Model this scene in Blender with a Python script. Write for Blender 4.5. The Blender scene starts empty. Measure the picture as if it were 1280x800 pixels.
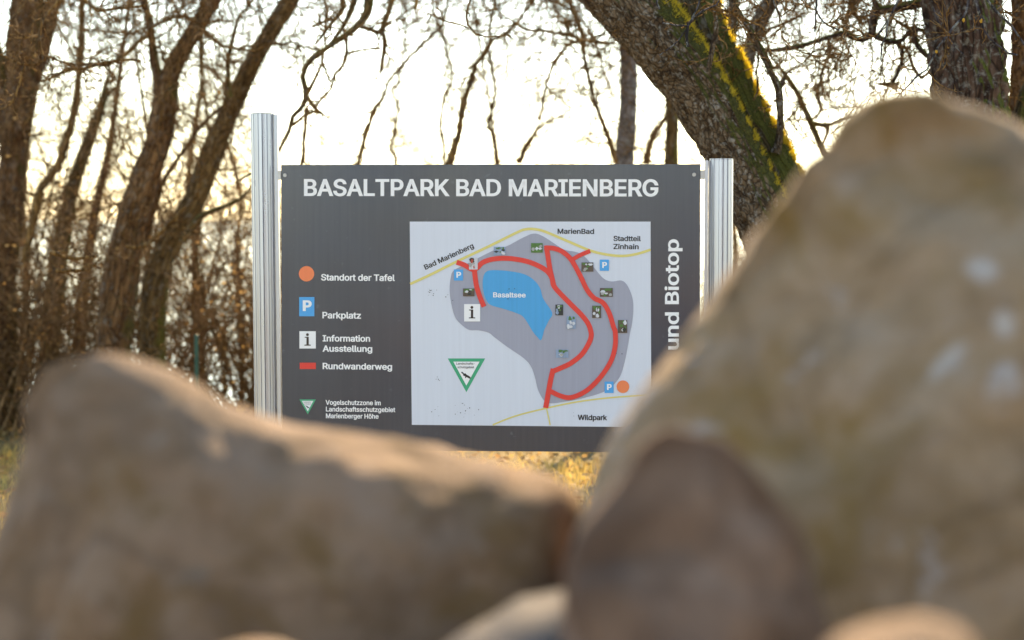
import bpy, math, os
import numpy as np
from mathutils import Vector, Matrix

# ------------------------------------------------------------------ camera
S = bpy.context.scene
COL = S.collection
FPX = 3022.2                     # focal length in photo pixels (85 mm on 36 mm, 1280 wide)
CAM_Z = 1.75
PITCH = math.atan((400 - 274) / FPX)
cam_data = bpy.data.cameras.new('camera')
cam_data.lens = 85.0
cam_data.sensor_width = 36.0
cam_data.clip_start = 0.1
cam_data.clip_end = 30000
cam_data.dof.use_dof = True
cam_data.dof.focus_distance = 10.4
cam_data.dof.aperture_fstop = 2.35
cam_data.dof.aperture_blades = 0
cam = bpy.data.objects.new('camera', cam_data)
COL.objects.link(cam)
cam.location = (0, 0, CAM_Z)
cam.rotation_euler = (math.pi / 2 - PITCH, 0, 0)
S.camera = cam

# ------------------------------------------------------------------ world, sun, exposure
SUN_EL = math.radians(34)
SUN_AZ = math.radians(11)       # from +Y towards +X
world = bpy.data.worlds.new('World')
S.world = world
world.use_nodes = True
wn = world.node_tree
wn.nodes.clear()
sky = wn.nodes.new('ShaderNodeTexSky')
sky.sky_type = 'NISHITA'
sky.sun_disc = False
sky.sun_elevation = SUN_EL
sky.sun_rotation = SUN_AZ
sky.altitude = 500
sky.air_density = 1.0
sky.dust_density = 0.25
sky.ozone_density = 0.6
bg = wn.nodes.new('ShaderNodeBackground')
bg.inputs['Strength'].default_value = 0.15
wo = wn.nodes.new('ShaderNodeOutputWorld')
wn.links.new(sky.outputs[0], bg.inputs[0])
wn.links.new(bg.outputs[0], wo.inputs[0])

sun_data = bpy.data.lights.new('sun', 'SUN')
sun_data.energy = 4.8
sun_data.angle = math.radians(0.6)
sun_data.color = (1.0, 0.77, 0.48)
sun = bpy.data.objects.new('sun', sun_data)
COL.objects.link(sun)
sun_dir = Vector((math.sin(SUN_AZ) * math.cos(SUN_EL), math.cos(SUN_AZ) * math.cos(SUN_EL), math.sin(SUN_EL)))
sun.rotation_euler = sun_dir.to_track_quat('Z', 'Y').to_euler()
sun.location = (0, 0, 30)

S.view_settings.view_transform = 'Standard'
S.view_settings.look = 'None'
S.view_settings.exposure = 1.5
S.view_settings.gamma = 1.0
S.view_settings.use_white_balance = True      # camera balanced for the open shade
S.view_settings.white_balance_temperature = 7300
S.view_settings.white_balance_tint = 10
S.cycles.use_denoising = True
S.cycles.max_bounces = 8
S.cycles.diffuse_bounces = 4
S.cycles.glossy_bounces = 4
S.cycles.transmission_bounces = 4
S.cycles.sample_clamp_indirect = 6.0
S.cycles.sample_clamp_direct = 0.0

# ------------------------------------------------------------------ helpers
def P(px, py, d):
    """World point seen at photo pixel (px, py), d metres ahead."""
    u = (px - 640) / FPX
    v = -(py - 400) / FPX
    c, s = math.cos(PITCH), math.sin(PITCH)
    dy, dz = c + v * s, -s + v * c
    k = d / dy
    return np.array((u * k, d, CAM_Z + dz * k))

def M(px, d):
    return px * d / FPX

def smooth(a, b, x):
    t = np.clip((x - a) / (b - a), 0, 1)
    return t * t * (3 - 2 * t)

def _hash(ix, iy, iz, seed):
    h = (ix * 374761393 + iy * 668265263 + iz * 2147483647 + seed * 1274126177) & 0xFFFFFFFF
    h = ((h ^ (h >> 13)) * 1274126177) & 0xFFFFFFFF
    h = h ^ (h >> 16)
    return (h & 0xFFFF) / 65535.0

def vnoise(p, seed=0):
    p = np.asarray(p, dtype=np.float64)
    i = np.floor(p).astype(np.int64)
    f = p - i
    f = f * f * (3 - 2 * f)
    r = 0
    for dx in (0, 1):
        wx = f[..., 0] if dx else 1 - f[..., 0]
        for dy in (0, 1):
            wy = f[..., 1] if dy else 1 - f[..., 1]
            for dz in (0, 1):
                wz = f[..., 2] if dz else 1 - f[..., 2]
                r = r + wx * wy * wz * _hash(i[..., 0] + dx, i[..., 1] + dy, i[..., 2] + dz, seed)
    return r * 2 - 1

def fbm(p, octaves=4, seed=0, gain=0.5):
    a, r, q = 1.0, 0, np.asarray(p, dtype=np.float64)
    for k in range(octaves):
        r = r + a * vnoise(q, seed + k * 17)
        q = q * 2.03 + 11.7
        a *= gain
    return r

def tag(o, label=None, cat=None, group=None, kind=None):
    if label: o['label'] = label
    if cat: o['category'] = cat
    if group: o['group'] = group
    if kind: o['kind'] = kind
    return o

def empty(name, loc, label, cat, group=None):
    o = bpy.data.objects.new(name, None)
    COL.objects.link(o)
    o.empty_display_size = 0.2
    o.location = loc
    tag(o, label, cat, group)
    return o

def parent(o, p):
    """Parent o keeping its world place (parents carry no scale, only loc/rot)."""
    o.parent = p
    o.matrix_parent_inverse = world_of(p).inverted()

def world_of(p):
    m = Matrix.LocRotScale(p.location, p.rotation_euler, p.scale)
    if p.parent is not None:
        m = world_of(p.parent) @ p.matrix_parent_inverse @ m
    return m

class MB:
    """Collects quads and triangles and links them as one mesh object."""
    def __init__(s):
        s.v, s.q, s.t, s.n, s.a = [], [], [], 0, []
        s.has_attr = False
    def add(s, verts, quads=None, tris=None, attr=None):
        verts = np.asarray(verts, dtype=np.float64).reshape(-1, 3)
        if quads is not None and len(quads): s.q.append(np.asarray(quads, dtype=np.int64) + s.n)
        if tris is not None and len(tris): s.t.append(np.asarray(tris, dtype=np.int64) + s.n)
        s.v.append(verts)
        if attr is not None:
            s.has_attr = True
            s.a.append(np.asarray(attr).reshape(-1, 3))
        else:
            s.a.append(verts.copy())
        s.n += len(verts)
    def box(s, lo, hi):
        x0, y0, z0 = lo; x1, y1, z1 = hi
        v = [(x0,y0,z0),(x1,y0,z0),(x1,y1,z0),(x0,y1,z0),(x0,y0,z1),(x1,y0,z1),(x1,y1,z1),(x0,y1,z1)]
        s.add(v, quads=[(0,3,2,1),(4,5,6,7),(0,1,5,4),(1,2,6,5),(2,3,7,6),(3,0,4,7)])
    def mesh(s, name, smooth_shade=True):
        me = bpy.data.meshes.new(name)
        V = np.concatenate(s.v) if s.v else np.zeros((0, 3))
        Q = np.concatenate(s.q) if s.q else np.zeros((0, 4), dtype=np.int64)
        T = np.concatenate(s.t) if s.t else np.zeros((0, 3), dtype=np.int64)
        me.vertices.add(len(V))
        me.vertices.foreach_set('co', V.astype(np.float32).ravel())
        nl = len(Q) * 4 + len(T) * 3
        me.loops.add(nl)
        me.loops.foreach_set('vertex_index', np.concatenate([Q.ravel(), T.ravel()]).astype(np.int32))
        me.polygons.add(len(Q) + len(T))
        st = np.concatenate([np.arange(len(Q)) * 4, len(Q) * 4 + np.arange(len(T)) * 3]).astype(np.int32)
        me.polygons.foreach_set('loop_start', st)
        try:
            me.polygons.foreach_set('loop_total', np.concatenate([np.full(len(Q), 4), np.full(len(T), 3)]).astype(np.int32))
        except Exception:
            pass
        me.polygons.foreach_set('use_smooth', np.full(len(Q) + len(T), smooth_shade))
        if s.has_attr:
            at = me.attributes.new('grain', 'FLOAT_VECTOR', 'POINT')
            at.data.foreach_set('vector', np.concatenate(s.a).astype(np.float32).ravel())
        me.update(calc_edges=True)
        me.validate()
        return me
    def build(s, name, mat, par=None, smooth_shade=True, kind=None, label=None):
        me = s.mesh(name, smooth_shade)
        me.materials.append(mat)
        o = bpy.data.objects.new(name, me)
        COL.objects.link(o)
        if par is not None: parent(o, par)
        tag(o, label, kind=kind)
        return o

# ------------------------------------------------------------------ materials
def new_mat(name):
    m = bpy.data.materials.new(name)
    m.use_nodes = True
    nt = m.node_tree
    nt.nodes.clear()
    out = nt.nodes.new('ShaderNodeOutputMaterial')
    b = nt.nodes.new('ShaderNodeBsdfPrincipled')
    nt.links.new(b.outputs[0], out.inputs[0])
    return m, nt, b, out

def node(nt, t, ins=None, **kw):
    n = nt.nodes.new(t)
    for k, v in kw.items(): setattr(n, k, v)
    for k, v in (ins or {}).items():
        if isinstance(v, bpy.types.NodeSocket): nt.links.new(v, n.inputs[k])
        else: n.inputs[k].default_value = v
    return n

def ramp(nt, fac, stops, interp='LINEAR'):
    r = nt.nodes.new('ShaderNodeValToRGB')
    r.color_ramp.interpolation = interp
    while len(r.color_ramp.elements) < len(stops): r.color_ramp.elements.new(0.5)
    for e, (p, c) in zip(r.color_ramp.elements, stops):
        e.position = p
        e.color = (c[0], c[1], c[2], 1) if hasattr(c, '__len__') else (c, c, c, 1)
    nt.links.new(fac, r.inputs[0])
    return r.outputs[0]

def mix(nt, fac, a, b, mode='MIX'):
    n = nt.nodes.new('ShaderNodeMix')
    n.data_type = 'RGBA'
    n.blend_type = mode
    for i, v in ((0, fac), (6, a), (7, b)):
        if isinstance(v, bpy.types.NodeSocket): nt.links.new(v, n.inputs[i])
        elif i == 0: n.inputs[0].default_value = v
        else: n.inputs[i].default_value = (v[0], v[1], v[2], 1)
    return n.outputs[2]

def coords(nt, kind='Object', scale=(1, 1, 1), loc=(0, 0, 0)):
    if kind == 'grain':
        src = node(nt, 'ShaderNodeAttribute', attribute_name='grain').outputs['Vector']
    else:
        src = nt.nodes.new('ShaderNodeTexCoord').outputs[kind]
    mp = nt.nodes.new('ShaderNodeMapping')
    mp.inputs['Scale'].default_value = scale
    mp.inputs['Location'].default_value = loc
    nt.links.new(src, mp.inputs[0])
    return mp.outputs[0]

def noise(nt, vec, scale, detail=6, rough=0.55, dist=0.0):
    n = node(nt, 'ShaderNodeTexNoise', {'Scale': scale, 'Detail': detail, 'Roughness': rough, 'Distortion': dist})
    nt.links.new(vec, n.inputs['Vector'])
    return n.outputs['Fac']

def bump(nt, b, h, strength, dist):
    n = node(nt, 'ShaderNodeBump', {'Strength': strength, 'Distance': dist, 'Height': h})
    nt.links.new(n.outputs[0], b.inputs['Normal'])

def flat_mat(name, col, rough=0.45, metallic=0.0, vary=0.0):
    m, nt, b, out = new_mat(name)
    b.inputs['Roughness'].default_value = rough
    b.inputs['Metallic'].default_value = metallic
    c = coords(nt)
    n = noise(nt, c, 40, 5)
    v = ramp(nt, n, [(0.3, tuple(x * (1 - vary) for x in col)), (0.7, tuple(min(1, x * (1 + vary * .5)) for x in col))])
    nt.links.new(v, b.inputs['Base Color'])
    return m

def stone_mat(name, cols, lichen=(0.3, 0.29, 0.25), lich_amt=0.25, loc=(0, 0, 0), moss=None, dark=None, spots=()):
    m, nt, b, out = new_mat(name)
    b.inputs['Roughness'].default_value = 0.85
    b.inputs['Specular IOR Level'].default_value = 0.3
    c = coords(nt, loc=loc)
    n1 = noise(nt, c, 2.6, 8, 0.62, 0.9)
    n2 = noise(nt, c, 9.0, 8, 0.65, 0.6)
    n3 = noise(nt, c, 60, 6, 0.7)
    base = ramp(nt, n1, [(0.3, cols[0]), (0.46, cols[1]), (0.56, cols[2]), (0.7, cols[3])])
    base = mix(nt, ramp(nt, n2, [(0.42, 0.0), (0.6, 0.45)]), base, cols[1])
    gp_ = noise(nt, coords(nt, loc=(loc[0] + 2, 9, 6), scale=(1, 1, 1.5)), 5.0, 6, 0.6, 1.6)
    base = mix(nt, ramp(nt, gp_, [(0.48, 0.0), (0.66, 0.35)]), base, tuple(min(1, c_ * k_) for c_, k_ in zip(cols[3], (1.25, 1.22, 1.2))))
    cr = noise(nt, coords(nt, loc=(loc[0] + 1, 4, 2)), 2.2, 5, 0.5, 1.0)
    base = mix(nt, ramp(nt, cr, [(0.46, 0.0), (0.5, 0.35), (0.54, 0.0)]), base, tuple(c_ * .45 for c_ in cols[0]))
    blot = noise(nt, coords(nt, loc=(loc[0] + 7, 3, 1)), 6.5, 5, 0.6, 1.2)
    base = mix(nt, ramp(nt, blot, [(0.48, 0.0), (0.70, 0.6)]), base, dark or cols[0])
    lf = noise(nt, coords(nt, loc=(loc[0] - 3, 8, 4)), 8, 6, 0.7, 0.5)
    base = mix(nt, ramp(nt, lf, [(0.6, 0.0), (0.68, lich_amt)]), base, lichen)
    for sx, sz, ax, az_, tilt in spots:      # single pale lichen patches, in the stone's own coordinates
        mp = nt.nodes.new('ShaderNodeMapping'); mp.vector_type = 'TEXTURE'
        mp.inputs['Location'].default_value = (sx, 0, sz); mp.inputs['Rotation'].default_value = (0, tilt, 0); mp.inputs['Scale'].default_value = (ax, 1e4, az_)
        nt.links.new(nt.nodes.new('ShaderNodeTexCoord').outputs['Object'], mp.inputs[0])
        ln = node(nt, 'ShaderNodeVectorMath', {0: mp.outputs[0]}, operation='LENGTH')
        jit = node(nt, 'ShaderNodeMath', {0: ln.outputs['Value'], 1: noise(nt, coords(nt), 22, 4, 0.7)}, operation='ADD')
        base = mix(nt, ramp(nt, node(nt, 'ShaderNodeMath', {0: jit.outputs[0], 1: 0.5}, operation='MULTIPLY').outputs[0], [(0.50, 0.55), (0.80, 0.0)]), base, (0.60, 0.58, 0.56))
    if moss:
        mf = noise(nt, coords(nt, loc=(loc[0] + 5, 5, 9)), 4, 7, 0.7, 0.8)
        base = mix(nt, ramp(nt, mf, [(0.5, 0.0), (0.64, 0.8)]), base, moss)
    base = mix(nt, ramp(nt, n3, [(0.3, 0.25), (0.5, 0.0)]), base, (0.04, 0.035, 0.03))
    nt.links.new(base, b.inputs['Base Color'])
    h = mix(nt, 0.5, n2, n3)
    bump(nt, b, h, 0.7, 0.02)
    return m

def bark_mat(name, c0, c1, c2, lichen=(0.33, 0.34, 0.30), lich=0.6, moss=0.0, stretch=0.22, scale=1.0, moss_col=(0.09, 0.10, 0.015), plate=28, lscale=22):
    m, nt, b, out = new_mat(name)
    b.inputs['Roughness'].default_value = 0.9
    b.inputs['Specular IOR Level'].default_value = 0.2
    c = coords(nt, 'grain', (scale, scale, scale * stretch))
    cu = coords(nt, 'grain', (scale, scale, scale * 0.7), (3, 1, 2))
    n1 = noise(nt, c, 16, 8, 0.65, 0.8)
    n2 = noise(nt, c, 60, 6, 0.7, 0.4)
    base = ramp(nt, n1, [(0.34, c0), (0.5, c1), (0.66, c2)])
    vo = node(nt, 'ShaderNodeTexVoronoi', {'Scale': plate}, feature='DISTANCE_TO_EDGE')
    dm = mix(nt, 0.12, c, node(nt, 'ShaderNodeTexNoise', {'Scale': 9.0, 'Detail': 4.0, 'Vector': c}).outputs['Color'], 'ADD')
    nt.links.new(dm, vo.inputs['Vector'])
    crack = ramp(nt, vo.outputs['Distance'], [(0.0, 0.0), (0.14, 1.0)])
    base = mix(nt, ramp(nt, vo.outputs['Distance'], [(0.0, 0.8), (0.12, 0.0)]), base, tuple(x * 0.35 for x in c0))
    lf = noise(nt, cu, lscale, 7, 0.75, 0.4)
    base = mix(nt, ramp(nt, lf, [(0.53, 0.0), (0.6, lich)]), base, lichen)
    if moss > 0:
        geo = nt.nodes.new('ShaderNodeNewGeometry')
        sep = node(nt, 'ShaderNodeSeparateXYZ', {0: geo.outputs['Normal']})
        up = node(nt, 'ShaderNodeMath', {0: sep.outputs['Z'], 1: 0.9}, operation='MULTIPLY')
        up2 = node(nt, 'ShaderNodeMath', {0: sep.outputs['X'], 1: 0.45}, operation='MULTIPLY')
        a = node(nt, 'ShaderNodeMath', {0: up.outputs[0], 1: up2.outputs[0]}, operation='ADD')
        mf = noise(nt, coords(nt, 'grain', (1, 1, .6)), 9, 6, 0.7)
        a2 = node(nt, 'ShaderNodeMath', {0: a.outputs[0], 1: mf}, operation='ADD')
        k = ramp(nt, a2.outputs[0], [(0.78 - moss * 0.4, 0.0), (0.95 - moss * 0.4, 0.95)])
        fine = noise(nt, cu, 150, 4, 0.6)
        mc = ramp(nt, fine, [(0.35, tuple(x * 0.45 for x in moss_col)), (0.65, tuple(x * 1.3 for x in moss_col))])
        base = mix(nt, k, base, mc)
    nt.links.new(base, b.inputs['Base Color'])
    h = mix(nt, 0.35, crack, n2)
    bump(nt, b, h, 0.9, 0.012)
    return m

def leafy_mat(name, c0, c1, trans=0.5, scale=3.0):
    m, nt, b, out = new_mat(name)
    b.inputs['Roughness'].default_value = 0.6
    c = coords(nt)
    n = noise(nt, c, scale, 5, 0.7)
    col = ramp(nt, n, [(0.35, c0), (0.65, c1)])
    nt.links.new(col, b.inputs['Base Color'])
    tr = nt.nodes.new('ShaderNodeBsdfTranslucent')
    nt.links.new(col, tr.inputs[0])
    ms = node(nt, 'ShaderNodeMixShader', {0: trans})
    nt.links.new(b.outputs[0], ms.inputs[1]); nt.links.new(tr.outputs[0], ms.inputs[2])
    nt.links.new(ms.outputs[0], out.inputs[0])
    return m

_f = 3.45 - 0.5 * 0.36
TALL_X = P(1150, 700, _f)[0]; TALL_Z = 0.455
TALL_SPOTS = [(P(px, py, 3.15)[0] - TALL_X, P(px, py, 3.15)[2] - TALL_Z, rx, rz, t_) for px, py, rx, rz, t_ in ((1232, 338, 0.022, 0.018, 0), (1252, 405, 0.016, 0.02, 0), (1183, 452, 0.012, 0.04, 0.8))]
MAT = {}
MAT['rock_left'] = stone_mat('weathered_brown_boulder', [(0.145, 0.080, 0.042), (0.235, 0.15, 0.09), (0.30, 0.19, 0.115), (0.29, 0.215, 0.16)], lich_amt=0.4, lichen=(0.26, 0.24, 0.21), moss=(0.16, 0.088, 0.022), dark=(0.12, 0.068, 0.028))
MAT['rock_right'] = stone_mat('olive_tan_boulder', [(0.18, 0.106, 0.046), (0.30, 0.20, 0.112), (0.38, 0.26, 0.155), (0.36, 0.28, 0.215)], lichen=(0.5, 0.5, 0.52), lich_amt=0.6, loc=(4, 2, 9), spots=TALL_SPOTS, moss=(0.23, 0.135, 0.03), dark=(0.16, 0.092, 0.03))
MAT['rock_mid'] = stone_mat('purplish_brown_boulder', [(0.09, 0.048, 0.027), (0.185, 0.108, 0.066), (0.27, 0.165, 0.105), (0.21, 0.16, 0.13)], loc=(14, 1, 3), lich_amt=0.1, dark=(0.09, 0.05, 0.032))
MAT['rock_grey'] = stone_mat('blue_grey_basalt', [(0.05, 0.052, 0.058), (0.09, 0.09, 0.095), (0.14, 0.125, 0.112), (0.18, 0.155, 0.13)], loc=(8, 6, 3), lich_amt=0.3)
MAT['bark_brown'] = bark_mat('reddish_brown_bark', (0.065, 0.030, 0.010), (0.155, 0.078, 0.030), (0.27, 0.15, 0.065), lich=0.25, moss=0.12, moss_col=(0.11, 0.085, 0.02))
MAT['bark_olive'] = bark_mat('olive_brown_bark', (0.065, 0.038, 0.011), (0.16, 0.098, 0.036), (0.27, 0.18, 0.075), lich=0.3, moss=0.3, moss_col=(0.13, 0.11, 0.02))
MAT['bark_lichen'] = bark_mat('lichened_bark', (0.045, 0.026, 0.013), (0.12, 0.078, 0.042), (0.19, 0.135, 0.085), lichen=(0.32, 0.29, 0.24), lich=0.75, moss=0.2, moss_col=(0.07, 0.068, 0.012), plate=46, stretch=0.5, lscale=45)
MAT['bark_mossy'] = bark_mat('mossy_bark', (0.03, 0.022, 0.010), (0.09, 0.065, 0.03), (0.15, 0.11, 0.06), lich=0.3, moss=1.0, moss_col=(0.07, 0.072, 0.012))
MAT['bark_dark'] = bark_mat('dark_furrowed_bark', (0.025, 0.013, 0.008), (0.075, 0.042, 0.027), (0.15, 0.095, 0.065), lichen=(0.27, 0.26, 0.22), lich=0.6, moss=0.1, stretch=0.2, plate=24, lscale=38)
MAT['bark_birch'] = bark_mat('pale_birch_bark', (0.09, 0.075, 0.065), (0.22, 0.19, 0.17), (0.38, 0.35, 0.33), lich=0.5, moss=0.0, stretch=1.6, scale=0.7)
MAT['twig'] = bark_mat('twig_bark', (0.10, 0.05, 0.014), (0.20, 0.108, 0.034), (0.31, 0.18, 0.06), lich=0.15, moss=0.0)
MAT['twig_pale'] = bark_mat('pale_twig_bark', (0.18, 0.10, 0.04), (0.34, 0.20, 0.09), (0.46, 0.30, 0.15), lich=0.15, moss=0.0)
MAT['twig_lichen'] = bark_mat('lichened_twig_bark', (0.03, 0.026, 0.03), (0.075, 0.065, 0.07), (0.15, 0.14, 0.135), lich=0.7, moss=0.0)
MAT['lichen_yellow'] = flat_mat('yellow_wall_lichen', (0.55, 0.30, 0.03), 0.9, vary=0.4)
MAT['moss'] = leafy_mat('sunlit_moss', (0.55, 0.40, 0.02), (0.85, 0.66, 0.06), 0.62, 12)  # moss, its yellow raised so the colour carries the sunlit rim
MAT['dry_leaf'] = leafy_mat('dried_leaf', (0.26, 0.13, 0.035), (0.62, 0.42, 0.17), 0.55, 4)
MAT['green_leaf'] = leafy_mat('bramble_leaf', (0.06, 0.075, 0.012), (0.22, 0.20, 0.03), 0.5, 4)
MAT['grass'] = leafy_mat('winter_grass', (0.40, 0.27, 0.05), (0.80, 0.60, 0.20), 0.55, 2.0)

# ------------------------------------------------------------------ ground, lake
def height(x, y):
    x = np.asarray(x, dtype=np.float64); y = np.asarray(y, dtype=np.float64)
    mound = 0.42 * (1 - smooth(4.6, 7.0, y)) * (1 - 0.0 * x)
    drop = -7.0 * smooth(20.5, 44.0, y)
    q = np.stack([x * 0.35, y * 0.35, np.zeros_like(x)], -1)
    bumps = 0.07 * fbm(q, 3, 5) * (1 - smooth(9.5, 8.5, y) * 0.4)
    bumps = bumps * (1 - smooth(60, 90, np.hypot(x, y)))
    pad = 1 - smooth(0.5, 2.0, np.abs(y - 10.4))       # level round the board
    return mound + drop + bumps * (1 - pad)

def grid_axis(vals):
    return np.unique(np.concatenate(vals))
gx = grid_axis([np.arange(-30, 30.1, 0.5), np.array([-12000, -6000, -3000, -1500, -700, -350, -180, -100, -70, -50, -40]), -np.array([-12000, -6000, -3000, -1500, -700, -350, -180, -100, -70, -50, -40])])
gy = grid_axis([np.arange(-20, 48, 0.4), np.array([-9000, -3000, -800, -200, -80, -40, -28, 52, 60, 75, 100, 200, 400, 900, 2000, 5000, 14000])])
X, Y = np.meshgrid(gx, gy)
Z = height(X, Y)
nx, ny = len(gx), len(gy)
idx = np.arange(nx * ny).reshape(ny, nx)
quads = np.stack([idx[:-1, :-1], idx[:-1, 1:], idx[1:, 1:], idx[1:, :-1]], -1).reshape(-1, 4)
m, nt, b, out = new_mat('winter_meadow_soil')
c = coords(nt)
n1 = noise(nt, c, 1.3, 8, 0.65)
n2 = noise(nt, c, 14, 8, 0.7)
col = ramp(nt, n1, [(0.35, (0.16, 0.11, 0.04)), (0.5, (0.27, 0.19, 0.07)), (0.65, (0.38, 0.28, 0.11))])
col = mix(nt, ramp(nt, n2, [(0.4, 0.0), (0.6, 0.7)]), col, (0.16, 0.13, 0.03))
nt.links.new(col, b.inputs['Base Color'])
b.inputs['Roughness'].default_value = 0.95
bump(nt, b, n2, 0.8, 0.05)
MAT['ground'] = m
mb = MB(); mb.add(np.stack([X, Y, Z], -1), quads=quads)
ground = mb.build('ground', MAT['ground'])
tag(ground, 'rough winter meadow ground of sunlit yellow grass', kind='structure')

m, nt, b, out = new_mat('lake_water')
b.inputs['Base Color'].default_value = (0.10, 0.12, 0.13, 1)
b.inputs['Roughness'].default_value = 0.12
b.inputs['IOR'].default_value = 1.33
bump(nt, b, noise(nt, coords(nt, scale=(1, 0.5, 1)), 0.8, 5), 0.25, 0.08)
mb = MB()
mb.add([(-9000, 41.5, -6.55), (9000, 41.5, -6.55), (9000, 13000, -6.55), (-9000, 13000, -6.55)], quads=[(0, 1, 2, 3)])
water = mb.build('lake', m)  # water sheet added in place of the pale, hazy distance
tag(water, 'bright lake seen through the branches below the slope', kind='structure')

rng = np.random.default_rng(7)
def blades(n, xr, yr, hmin, hmax, w, seed, keep=None):
    r = np.random.default_rng(seed)
    x = r.uniform(xr[0], xr[1], n); y = r.uniform(yr[0], yr[1], n)
    cl = fbm(np.stack([x * 1.4, y * 1.4, x * 0], -1), 3, 3)
    k = cl > r.uniform(-0.9, 0.5, n)
    x, y, cl = x[k], y[k], cl[k]
    n = len(x)
    z = height(x, y)
    h = r.uniform(hmin, hmax, n) * (0.7 + 0.5 * np.clip(cl + .5, 0, 1.4))
    a = r.uniform(0, 2 * np.pi, n)
    lean = r.uniform(0.2, 1.1, n); la = r.uniform(0, 2 * np.pi, n)
    ux, uy = np.cos(a) * w, np.sin(a) * w
    lx, ly = np.cos(la) * lean * h, np.sin(la) * lean * h
    b0 = np.stack([x - ux, y - uy, z - 0.01], -1); b1 = np.stack([x + ux, y + uy, z - 0.01], -1)
    m0 = np.stack([x - ux * .8 + lx * .35, y - uy * .8 + ly * .35, z + h * .6], -1)
    m1 = np.stack([x + ux * .8 + lx * .35, y + uy * .8 + ly * .35, z + h * .6], -1)
    t = np.stack([x + lx, y + ly, z + h * .85], -1)
    V = np.stack([b0, b1, m1, m0, t], 1).reshape(-1, 3)
    o = np.arange(n)[:, None] * 5
    return V, np.concatenate([o + 0, o + 1, o + 2, o + 3], 1), np.concatenate([o + 3, o + 2, o + 4], 1)
mb = MB()
V, q, t = blades(90000, (-5.5, 6.0), (5.5, 20.8), 0.04, 0.13, 0.004, 3)
mb.add(V, q, t)
g = mb.build('grass', MAT['grass'])
tag(g, 'sunlit yellow winter grass between the rocks and the trees', 'grass', kind='stuff')

def leaf_quads(x, y, z, size, r, flat=0.5):
    n = len(x)
    a = r.uniform(0, 2 * np.pi, n)
    nrm = r.normal(size=(n, 3)); nrm[:, 2] = np.abs(nrm[:, 2]) + flat
    nrm /= np.linalg.norm(nrm, axis=1)[:, None]
    u = np.stack([np.cos(a), np.sin(a), np.zeros(n)], -1)
    u -= nrm * np.sum(u * nrm, 1)[:, None]
    u /= np.linalg.norm(u, axis=1)[:, None]
    v = np.cross(nrm, u)
    s = (size * r.uniform(0.6, 1.3, n))[:, None]
    c = np.stack([x, y, z], -1)
    pts = np.stack([c - u * s, c + v * s * .55, c + u * s, c - v * s * .55], 1)
    o = np.arange(n)[:, None] * 4
    return pts.reshape(-1, 3), np.concatenate([o, o + 1, o + 2, o + 3], 1)
r = np.random.default_rng(12)
n = 9000
x = r.uniform(-5.5, 6, n); y = r.uniform(12, 21.5, n)
mb = MB(); v, q = leaf_quads(x, y, height(x, y) + r.uniform(0.01, 0.09, n), 0.03, r, 0.8)
mb.add(v, q)
g = mb.build('fallen_leaves', MAT['dry_leaf'])
tag(g, 'dry fallen leaves lying in the grass below the trees', 'leaves', kind='stuff')

# ------------------------------------------------------------------ boulders
def cat_closed(pts, n=720):
    """Smooth closed outline through points, returned as polar radius function about a centre."""
    p = np.array(pts, dtype=float); k = len(p); out = []
    for i in range(k):
        p0, p1, p2, p3 = p[(i - 1) % k], p[i], p[(i + 1) % k], p[(i + 2) % k]
        for t in np.linspace(0, 1, 24, endpoint=False):
            out.append(0.5 * ((2 * p1) + (-p0 + p2) * t + (2 * p0 - 5 * p1 + 4 * p2 - p3) * t * t + (-p0 + 3 * p1 - 3 * p2 + p3) * t ** 3))
    return np.array(out)

import bmesh
_ico = {}
def ico(sub):
    if sub not in _ico:
        bm = bmesh.new(); bmesh.ops.create_icosphere(bm, subdivisions=sub, radius=1)
        bm.verts.ensure_lookup_table()
        V = np.array([v.co[:] for v in bm.verts]); F = np.array([[v.index for v in f.verts] for f in bm.faces])
        bm.free(); _ico[sub] = (V, F)
    return _ico[sub]

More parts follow.
